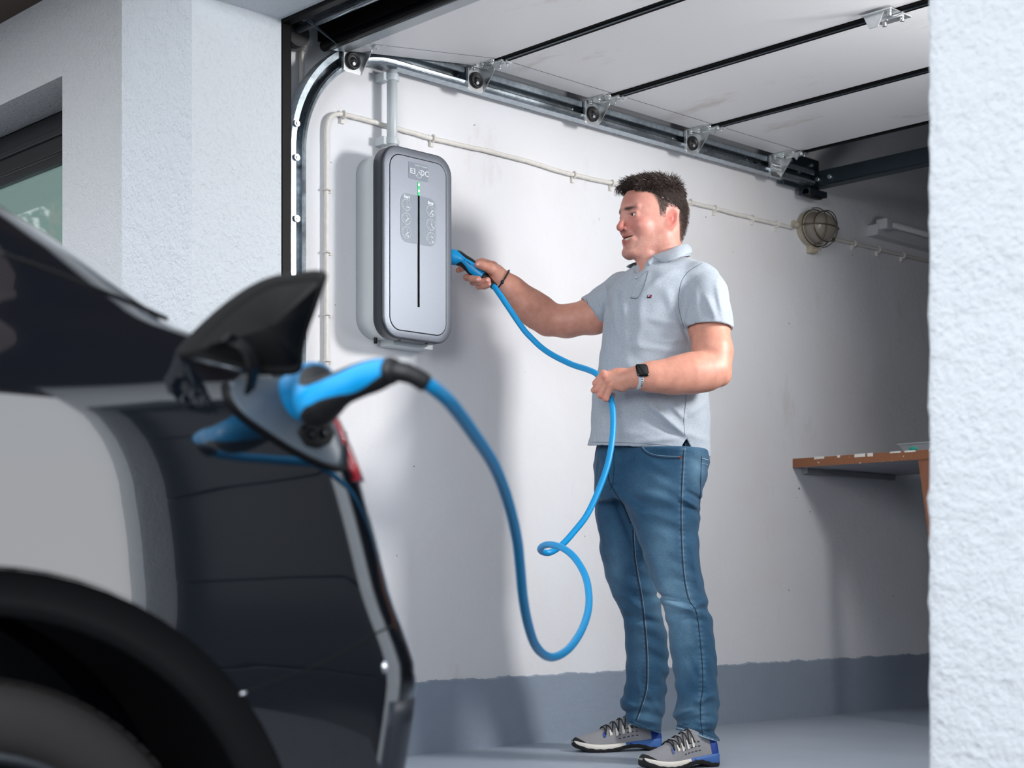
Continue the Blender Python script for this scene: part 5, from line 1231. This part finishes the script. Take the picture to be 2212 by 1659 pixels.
def contour(z, off=0.0):
    xs, yr, rr_, yf, rf = crow(z); hwid = xs - CX + off; yr += off; yf -= off; out = []
    def side(y): return hwid - .020 * max(0, (y - .35)) ** 1.2 * 0 - .03 * (min(y + .7, 0) / 2.1) ** 4
    for y in np.linspace(yf + rf, yr - rr_, 46): out.append((CX + side(y), y))
    e = side(yr - rr_)
    for a in np.linspace(0, math.pi / 2, 18)[1:]: out.append((CX + e - rr_ + rr_ * math.cos(a), yr - rr_ + rr_ * math.sin(a)))
    right = out[:]; m_ = len(right)
    for xq in np.linspace(e - rr_, -(e - rr_), 12)[1:-1]: out.append((CX + xq, yr + .012 * (1 - (xq / (e - rr_ + 1e-6)) ** 2)))
    out += [(2 * CX - a, b) for a, b in right[::-1]]
    ef = side(yf + rf)
    fr = [(CX + ef - rf + rf * math.cos(a), yf + rf - rf * math.sin(a)) for a in np.linspace(0, math.pi / 2, 14)[1:]]
    out += [(2 * CX - a, b) for a, b in fr]
    for xq in np.linspace(-(ef - rf), ef - rf, 10)[1:-1]: out.append((CX + xq, yf - .02 * (1 - (xq / (ef - rf + 1e-6)) ** 2)))
    out += fr[::-1]
    return [Vector((a, b, z)) for a, b in out]
car = thing('car', 'glossy black car backed up to the garage with its charging flap open', 'car', (CX, -.6, -.24))
rows = [contour(z) for z in zq]; n_ = len(rows[0])
m = MB(); vs = [p for r in rows for p in r]; fs = []; mi = []
for i in range(len(rows) - 1):
    for k in range(n_):
        k2 = (k + 1) % n_; fs.append((i * n_ + k, i * n_ + k2, (i + 1) * n_ + k2, (i + 1) * n_ + k)); c_ = (rows[i][k] + rows[i + 1][k2]) / 2
        g = 0; sd_ = abs(c_.x - CX)
        if .905 < c_.z < 1.175:
            if 46 <= k < 46 + 17 or (k > 60 and False): g = 0
            if k < 46 and -1.25 < c_.y < .42 + (1.17 - c_.z) * .6 and not (-.30 < c_.y < -.22): g = 1
            if 63 <= k <= 73: g = 1
            if 74 + 17 <= k < 74 + 17 + 46 and -1.25 < c_.y < .42 and not (-.30 < c_.y < -.22): g = 1
            if k > n_ - 34 and sd_ < .62 and c_.y < -1.0: g = 1
        mi.append(g)
m.v = [tuple(p) for p in vs]; m.f = fs + [tuple(reversed(range(n_))), tuple(range((len(rows) - 1) * n_, len(rows) * n_))]; m.sm = [True] * len(m.f); m.mi = mi + [0, 0]
body_car = obj('car_body', m, ['paint', 'car_glass'], car)
def ycyl(yc_, zc_, r, x0, x1, n=72):
    q = MB(); q.tube([(x0, yc_, zc_), (x1, yc_, zc_)], r, n, smooth=True); return q
cutters = []
for yc_ in (WY, WY - 2.72):
    for (x0, x1) in ((-2.05, -1.5), (2 * CX + 1.5, 2 * CX + 2.05)):
        k_ = obj('cut', ycyl(yc_, WZ, .467, x0, x1), 'cladding'); cutters.append(k_)
for k_ in cutters:
    b_ = body_car.modifiers.new('arch', 'BOOLEAN'); b_.operation = 'DIFFERENCE'; b_.object = k_; b_.solver = 'EXACT'
dg = bpy.context.evaluated_depsgraph_get(); nm_ = bpy.data.meshes.new_from_object(body_car.evaluated_get(dg)); body_car.modifiers.clear(); old = body_car.data; body_car.data = nm_
for k_ in cutters: bpy.data.objects.remove(k_)
nm_.polygons.foreach_set('use_smooth', np.ones(len(nm_.polygons), bool))
bm = bmesh.new(); bm.from_mesh(nm_)
for e_ in bm.edges:
    if len(e_.link_faces) == 2 and e_.calc_face_angle(0) > math.radians(38): e_.smooth = False
bm.to_mesh(nm_); bm.free()
cb_ = bvh_of(body_car)
def xs_at(z, y): return crow(z)[0] - .03 * (min(y + .7, 0) / 2.1) ** 4
for yc_ in (WY, WY - 2.72):
    for s_ in (1, -1):
        def X_(xx): return xx if s_ > 0 else 2 * CX - xx
        ring = []; ang = np.linspace(math.radians(-38), math.radians(218), 64)
        for a in ang:
            y0_, z0_ = math.cos(a), math.sin(a); zc_ = max(WZ + .44 * z0_, -.05); xb = xs_at(zc_, yc_ + .44 * y0_)
            prof = [(.4695, xb + .0005), (.466, xb - .002), (.455, xb - .012), (.43, xb - .013), (.415, xb - .014), (.412, xb - .02), (.43, xb - .10), (.44, xb - .28)]
            ring.append([Vector((X_(xx), yc_ + r_ * y0_, WZ + r_ * z0_)) for r_, xx in prof])
        m = MB(); m.grid(ring); obj('arch_cladding', m, 'cladding', car, recalc=True)
        wl = MB(); n = 72
        prof = [(.335, -1.95), (.3400, -1.93), (.3415, -1.84), (.3400, -1.775), (.332, -1.758), (.318, -1.748), (.300, -1.742), (.275, -1.742), (.262, -1.746), (.256, -1.752), (.250, -1.760)]
        wl.grid([[Vector((X_(xx), yc_ + r_ * math.cos(a), WZ + r_ * math.sin(a))) for a in np.linspace(0, 2 * math.pi, n, endpoint=False)] for r_, xx in prof], closed=True)
        ty_ = obj('tyre', wl, 'tyre', car)
        m = MB()
        for k in range(90):
            a = 2 * math.pi * k / 90; ca, sa_ = math.cos(a), math.sin(a); a2 = a + .05; cb2, sb2 = math.cos(a2), math.sin(a2)
            m.hexa([(X_(-1.764), yc_ + .3385 * ca, WZ + .3385 * sa_), (X_(-1.764), yc_ + .3385 * cb2, WZ + .3385 * sb2), (X_(-1.80), yc_ + .3385 * cb2, WZ + .3385 * sb2), (X_(-1.80), yc_ + .3385 * ca, WZ + .3385 * sa_)],
                   [(X_(-1.762), yc_ + .3412 * ca, WZ + .3412 * sa_), (X_(-1.762), yc_ + .3412 * cb2, WZ + .3412 * sb2), (X_(-1.80), yc_ + .3425 * cb2, WZ + .3425 * sb2), (X_(-1.80), yc_ + .3425 * ca, WZ + .3425 * sa_)])
        o_ = obj('tread', m, 'tyre', ty_); o_['kind'] = 'stuff'
        m = MB()
        prof = [(.258, -1.752), (.250, -1.748), (.243, -1.752), (.238, -1.79), (.232, -1.86), (.05, -1.87)]
        m.grid([[Vector((X_(xx), yc_ + r_ * math.cos(a), WZ + r_ * math.sin(a))) for a in np.linspace(0, 2 * math.pi, n, endpoint=False)] for r_, xx in prof], closed=True)
        rim = obj('rim', m, 'rim', car)
        for k in range(5):
            a = 2 * math.pi * k / 5 + .3; d_ = Vector((0, math.cos(a), math.sin(a))); p_ = Vector((0, -math.sin(a), math.cos(a))); c0 = Vector((X_(-1.775), yc_, WZ))
            th_ = Vector((.02 * -s_, 0, 0)); A_ = [c0 + p_ * .035, c0 - p_ * .035, c0 + d_ * .245 - p_ * .045, c0 + d_ * .245 + p_ * .045]
            obj('spoke', MB().hexa(A_, [q + th_ for q in A_]), 'rim', rim, bevel=.004)
        obj('hub_cap', MB().cyl((X_(-1.80), yc_, WZ), (X_(-1.765), yc_, WZ), .045, 20), 'rim', rim)
# lower valance, tail light, shut lines, drawn cable reflection
def band(z0, z1, k0, k1, off, name, mat, nz=10):
    m = MB(); m.grid([contour(z, off)[k0:k1] for z in np.linspace(z0, z1, nz)]); r0 = contour(z1, off)[k0:k1]; r1 = contour(z1, -.003)[k0:k1]; m.grid([r0, r1])
    r0 = contour(z0, off)[k0:k1]; r1 = contour(z0, -.003)[k0:k1]; m.grid([r0, r1])
    m.grid([[contour(z, off)[k0] for z in np.linspace(z0, z1, nz)], [contour(z, -.003)[k0] for z in np.linspace(z0, z1, nz)]])
    return obj(name, m, mat, car)
band(.05, .385, 47, 92, .0015, 'rear_valance', 'valance')
band(.690, .835, 51, 62, .004, 'tail_light', 'tail_red')
band(.690, .835, 76, 88, .004, 'tail_light', 'tail_red')
def on_body(pts, r, off, name, mat, n=60):
    m = snap_line(cb_, pts, r, off, n, 6)
    if m.v: return obj(name, m, mat, car)
on_body([(452, 1528), (490, 1512), (530, 1496)], .0028, .0, 'bumper_joint_highlight', 'silver_dot')  # joint at the arch, its bright edge highlight put into the silver colour
on_body([(530, 1496), (600, 1470), (680, 1440), (750, 1405), (800, 1375), (850, 1350)], .0018, -.0004, 'shut_reflection_line', 'cladding')  # dark line drawn where the bodywork mirrors the cable, a painted-in reflection
on_body([(2, 548), (100, 582), (200, 622), (300, 662), (420, 716)], .0035, .0, 'roof_seam', 'cladding')
on_body([(745, 1012), (772, 1036)], .0018, 0, 'shut_reflection_line', 'cladding')
# charge port recess plate, inlets, emblem
plate = [(486, 828), (492, 862), (520, 898), (575, 938), (640, 978), (705, 1008), (738, 1012), (742, 985), (738, 930), (732, 868), (700, 835), (640, 822), (560, 820)]
pp = obj('port_plate', snap_patch(cb_, plate, .004, 0, 8, 80), 'port_grey', car)
m = snap_line(cb_, plate + [plate[0]], .0038, .003, 140, 8); obj('port_rim', m, 'cladding', car)
inl = [(638, 935), (648, 920), (680, 914), (700, 920), (710, 940), (702, 962), (684, 970), (655, 964)]
pi_ = obj('dc_inlet', snap_patch(cb_, inl, .010, 0, 4, 40), 'cladding', pp)
for (a, b) in ((662, 942), (688, 940)):
    cc_ = [(a + 8.5 * math.cos(w), b + 11 * math.sin(w)) for w in np.linspace(0, 6.28, 12, endpoint=False)]
    obj('contact_hole', snap_patch(cb_, cc_, .0115, 0, 3, 20), 'black_gap', pi_)
    h_, nn = hit(cb_, a, b, .011); obj('contact_pin', MB().cyl(h_, h_ + nn * .002, .0035, 8), 'rim', pi_)
c_, nn = hit(cb_, 716, 874, .006)
if c_: obj('lock_pin', MB().ellipsoid(c_, (.008, .008, .008), 12, 8), 'silver_dot', pp)
ac, nn_ac = hit(cb_, 640, 862, .004)
for (a, b, r1, r2) in ((405, 862, 13, 11), (425, 853, 12, 10), (432, 868, 12, 9), (445, 862, 10, 9)):
    on_body([(a + r1 * math.cos(w), b + r2 * math.sin(w)) for w in np.linspace(.4, 5.9, 12)], .0011, .0006, 'emblem', 'rim', 30)
c_, nn = hit(cb_, 832, 1442, -.003)
if c_: obj('rear_reflector', MB().ellipsoid(c_, (.009, .006, .010), 12, 8), 'silver_dot', car)
# open charging flap and its curved hinge arm
fl = [(386, 767, 2.030), (420, 728, 2.022), (470, 680, 2.010), (520, 640, 1.998), (565, 612, 1.988), (605, 597, 1.980), (648, 591, 1.972), (707, 587, 1.960), (702, 618, 1.964), (686, 665, 1.972), (668, 715, 1.984), (656, 765, 1.996), (650, 806, 2.006), (600, 812, 2.012), (520, 806, 2.020), (450, 790, 2.026)]
outl = spline([P(*q) for q in fl + [fl[0]]], 90)[:-1]; nrm_f = Vector((.93, .30, -.22)).normalized()
cenf = sum((Vector(q) for q in outl), Vector()) / len(outl); m = MB(); st_ = []
for (sc_f, dd) in ((.02, .004), (.5, .004), (.88, .0025), (.965, .0015), (1.0, -.004), (1.0, -.009), (.96, -.013), (.5, -.015), (.02, -.015)):
    st_.append([cenf + (Vector(q) - cenf) * sc_f + nrm_f * dd for q in outl])
m.grid(st_, closed=True); m.add(st_[0], [tuple(range(len(outl)))]); m.add(st_[-1], [tuple(range(len(outl) - 1, -1, -1))])
flap = obj('charging_flap', m, 'cladding', car)
m = MB(); m.grid([[cenf + (Vector(q) - cenf) * .80 + nrm_f * .0035 for q in outl], [cenf + (Vector(q) - cenf) * .78 + nrm_f * .007 for q in outl], [cenf + (Vector(q) - cenf) * .02 + nrm_f * .008 for q in outl]], closed=True)
obj('flap_inner', m, 'cladding', flap)
arm = spline([P(455, 742, 2.01), P(500, 735, 1.99), P(535, 760, 1.985), P(548, 800, 1.99), P(540, 845, 2.02)], 24)
m = MB(); rws = []
for i, q in enumerate(arm):
    a = Vector(arm[max(i - 1, 0)]); b = Vector(arm[min(i + 1, 23)]); t_ = (b - a).normalized(); w_ = t_.cross(nrm_f).normalized(); q = Vector(q); hw_ = .010 - .002 * i / 23
    rws.append([q + w_ * hw_ + nrm_f * .003, q + w_ * hw_ - nrm_f * .004, q - w_ * hw_ - nrm_f * .004, q - w_ * hw_ + nrm_f * .003])
m.grid(rws, closed=True, smooth=False); m.add(rws[-1], [(0, 1, 2, 3)]); obj('hinge_arm', m, 'cladding', flap, bevel=.0015)
obj('hinge_link', MB().tube([P(400, 770, 2.035), P(460, 785, 2.02), P(525, 802, 2.00)], .0035, 8), 'rim', flap)

# ------------------------------------------------------------------ charging cable with its two plugs
A0 = Vector(ac) - nn_ac * .010; A1 = Vector(ac) + nn_ac * .030
hose_car = [(846, 801, 1.952), (884, 808, 1.948), (918, 826, 1.952), (945, 845, 1.975), (973, 871, 2.02), (1022, 936, 2.18), (1067, 1006, 2.38), (1096, 1080, 2.55), (1116, 1162, 2.70), (1124, 1231, 2.80), (1129, 1285, 2.88), (1139, 1342, 2.98), (1155, 1391, 3.10), (1178, 1416, 3.25), (1202, 1418, 3.42), (1231, 1399, 3.60), (1256, 1362, 3.76), (1270, 1321, 3.90), (1272, 1285, 4.0),
            (1264, 1244, 4.10), (1243, 1207, 4.17), (1219, 1186, 4.23), (1194, 1177, 4.30), (1176, 1178, 4.38), (1167, 1186, 4.46), (1174, 1193, 4.52), (1190, 1193, 4.54), (1215, 1176, 4.55), (1243, 1145, 4.57), (1268, 1112, 4.59), (1293, 1059, 4.62), (1313, 1002, 4.65), (1323, 944, 4.68), (1324, 891, 4.71), (1317, 852, 4.732),
            (1308, 833, 4.738), (1298, 817, 4.744), (1286, 806, 4.76), (1268, 798, 4.80), (1230, 785, 4.87), (1178, 757, 4.95), (1140, 722, 4.985), (1122, 699, 5.00), (1095, 659, 5.025), (1078, 634, 5.045), (1066, 617.5, 5.066), (1056, 606, 5.084)]
cab = thing('charging_cable', 'blue charging cable looping from the car through the hand to the wall charger', 'cable', tuple(P(846, 801, 1.952)))
hp_ = spline([P(*q) for q in hose_car], 420)
obj('hose', MB().tube(hp_[6:], .0091, 14), 'hose_blue', cab)
def plug(path, name, boot, upv):
    """path: (Vector, radius) list; first points = connector head"""
    S = spline([tuple(p_) + (r_,) for p_, r_ in path], 44); n = 30
    pts = [Vector(q[:3]) for q in S]; rs = [q[3] for q in S]; T = [(pts[min(i + 1, 43)] - pts[max(i - 1, 0)]).normalized() for i in range(44)]
    def pt(i, a, off=0):
        t_ = T[i]; u_ = (upv - t_ * upv.dot(t_)).normalized(); w_ = t_.cross(u_); return pts[i] + (u_ * math.cos(a) + w_ * math.sin(a) * .92) * (rs[i] + off)
    m = MB(); R_ = [[pt(i, a) for a in np.linspace(0, 2 * math.pi, n, endpoint=False)] for i in range(44)]; m.grid(R_, closed=True)
    m.add(R_[0], [tuple(range(n))]); m.add(R_[-1], [tuple(reversed(range(n)))]); pl = obj(name, m, 'plug_blue', cab)
    def grip(i0, i1, ctr, wfun, nm):
        m = MB(); rr = []
        for i in range(i0, i1):
            w_ = wfun((i - i0) / (i1 - 1 - i0)); rr.append([pt(i, ctr + q * w_, .0012 * min(1, (1 - abs(q)) * 9 + .05) * min(1, (i - i0) / 2 + .1, (i1 - 1 - i) / 2 + .1) - .0002) for q in np.linspace(-1, 1, 17)])
        m.grid(rr); obj(nm, m, 'grip_black', pl)
    grip(9, 42, 0, lambda q: .95 * math.sin(math.pi * min(1, q * 1.0 + .12)) ** .6 * (1 - .25 * q) + .08, 'grip')
    grip(12, 44, math.pi, lambda q: (1.25 - .55 * math.exp(-((q - .62) / .2) ** 2)) * min(1, .25 + q * 4), 'grip')
    obj('collar', MB().tube([pts[41], pts[43], pts[43] + T[43] * .008], [rs[41] + .0015, rs[43] + .0015, rs[43] * .85], 20), 'grip_black', pl)
    obj('strain_relief', MB().tube(boot, [rs[-1] * .82] * (len(boot) // 2) + [.0115] * (len(boot) - len(boot) // 2), 14), 'grip_black', pl)
    return pl, pt
pc, _ = plug([(A0, .0345), (A1, .0350), (P(686, 868, 2.025), .0315), (P(708, 857, 2.005), .0265), (P(736, 839, 1.99), .0215), (P(775, 822, 1.98), .0205), (P(810, 811, 1.967), .0195), (P(838, 802, 1.956), .0165), (P(848, 801, 1.952), .0150)], 'plug',
     spline([P(846, 801, 1.952), P(865, 803, 1.949), P(884, 808, 1.948), P(903, 817, 1.949), P(920, 828, 1.953)], 12), Vector((0, 0, 1)))
ph, ptf = plug([(P(966, 553, 5.105), .0245), (P(979, 555.5, 5.110), .0250), (P(990, 558, 5.110), .0235), (P(1001, 563, 5.106), .0195), (P(1013, 572, 5.100), .0215), (P(1025, 583, 5.096), .0215), (P(1038, 593, 5.092), .0185), (P(1048, 600, 5.088), .0140)], 'plug',
     spline([P(1047, 599, 5.088), P(1054, 604, 5.085), P(1062, 612.5, 5.073), P(1067, 618.5, 5.064)], 10), Vector((0, 0, 1)))
# dark marks on the hand plug
for i, w_ in ((20, 0), (23, 0), (24, 0), (25, 0), (26, 0)):
    c0 = ptf(i, -1.35 if (ptf(i, -1.57) - EYE).length < (ptf(i, 1.57) - EYE).length else 1.35, .0006)
    obj('marking', MB().ellipsoid(c0, (.0016, .0016, .0016), 8, 6), 'grip_black', ph)

# ------------------------------------------------------------------ tree that the house window reflects
tr_ = thing('tree', 'green leafy tree standing across the yard, mirrored in the house window', 'tree', (-12.6, -1.0, -.24))
obj('trunk', MB().tube([(-12.6, -1.0, -.24), (-12.55, -1.05, 1.5), (-12.7, -.9, 3.0), (-12.6, -1.1, 4.4)], [.17, .14, .11, .05], 10), 'wood', tr_)
M['leaf'] = simple('tree_leaf', (58, 78, 42), 0.6, 0, .4, 3)
m = MB(); 
for _ in range(4200):
    a, b = rng.uniform(0, 6.283), rng.normal(); d_ = rng.normal(size=3); d_ /= np.linalg.norm(d_); c0 = np.array([-12.6, -1.0, 4.1]) + d_ * np.array([1.5, 1.6, 1.6]) * rng.uniform(.35, 1) ** .5 
    u_ = rng.normal(size=3); u_ /= np.linalg.norm(u_); w_ = np.cross(u_, rng.normal(size=3)); w_ /= np.linalg.norm(w_); s_ = rng.uniform(.05, .10)
    m.add([c0 - u_ * s_, c0 + w_ * s_ * .45, c0 + u_ * s_, c0 - w_ * s_ * .45], [(0, 1, 2, 3)])
o_ = obj('foliage', m, 'leaf', tr_, recalc=False); o_['kind'] = 'stuff'
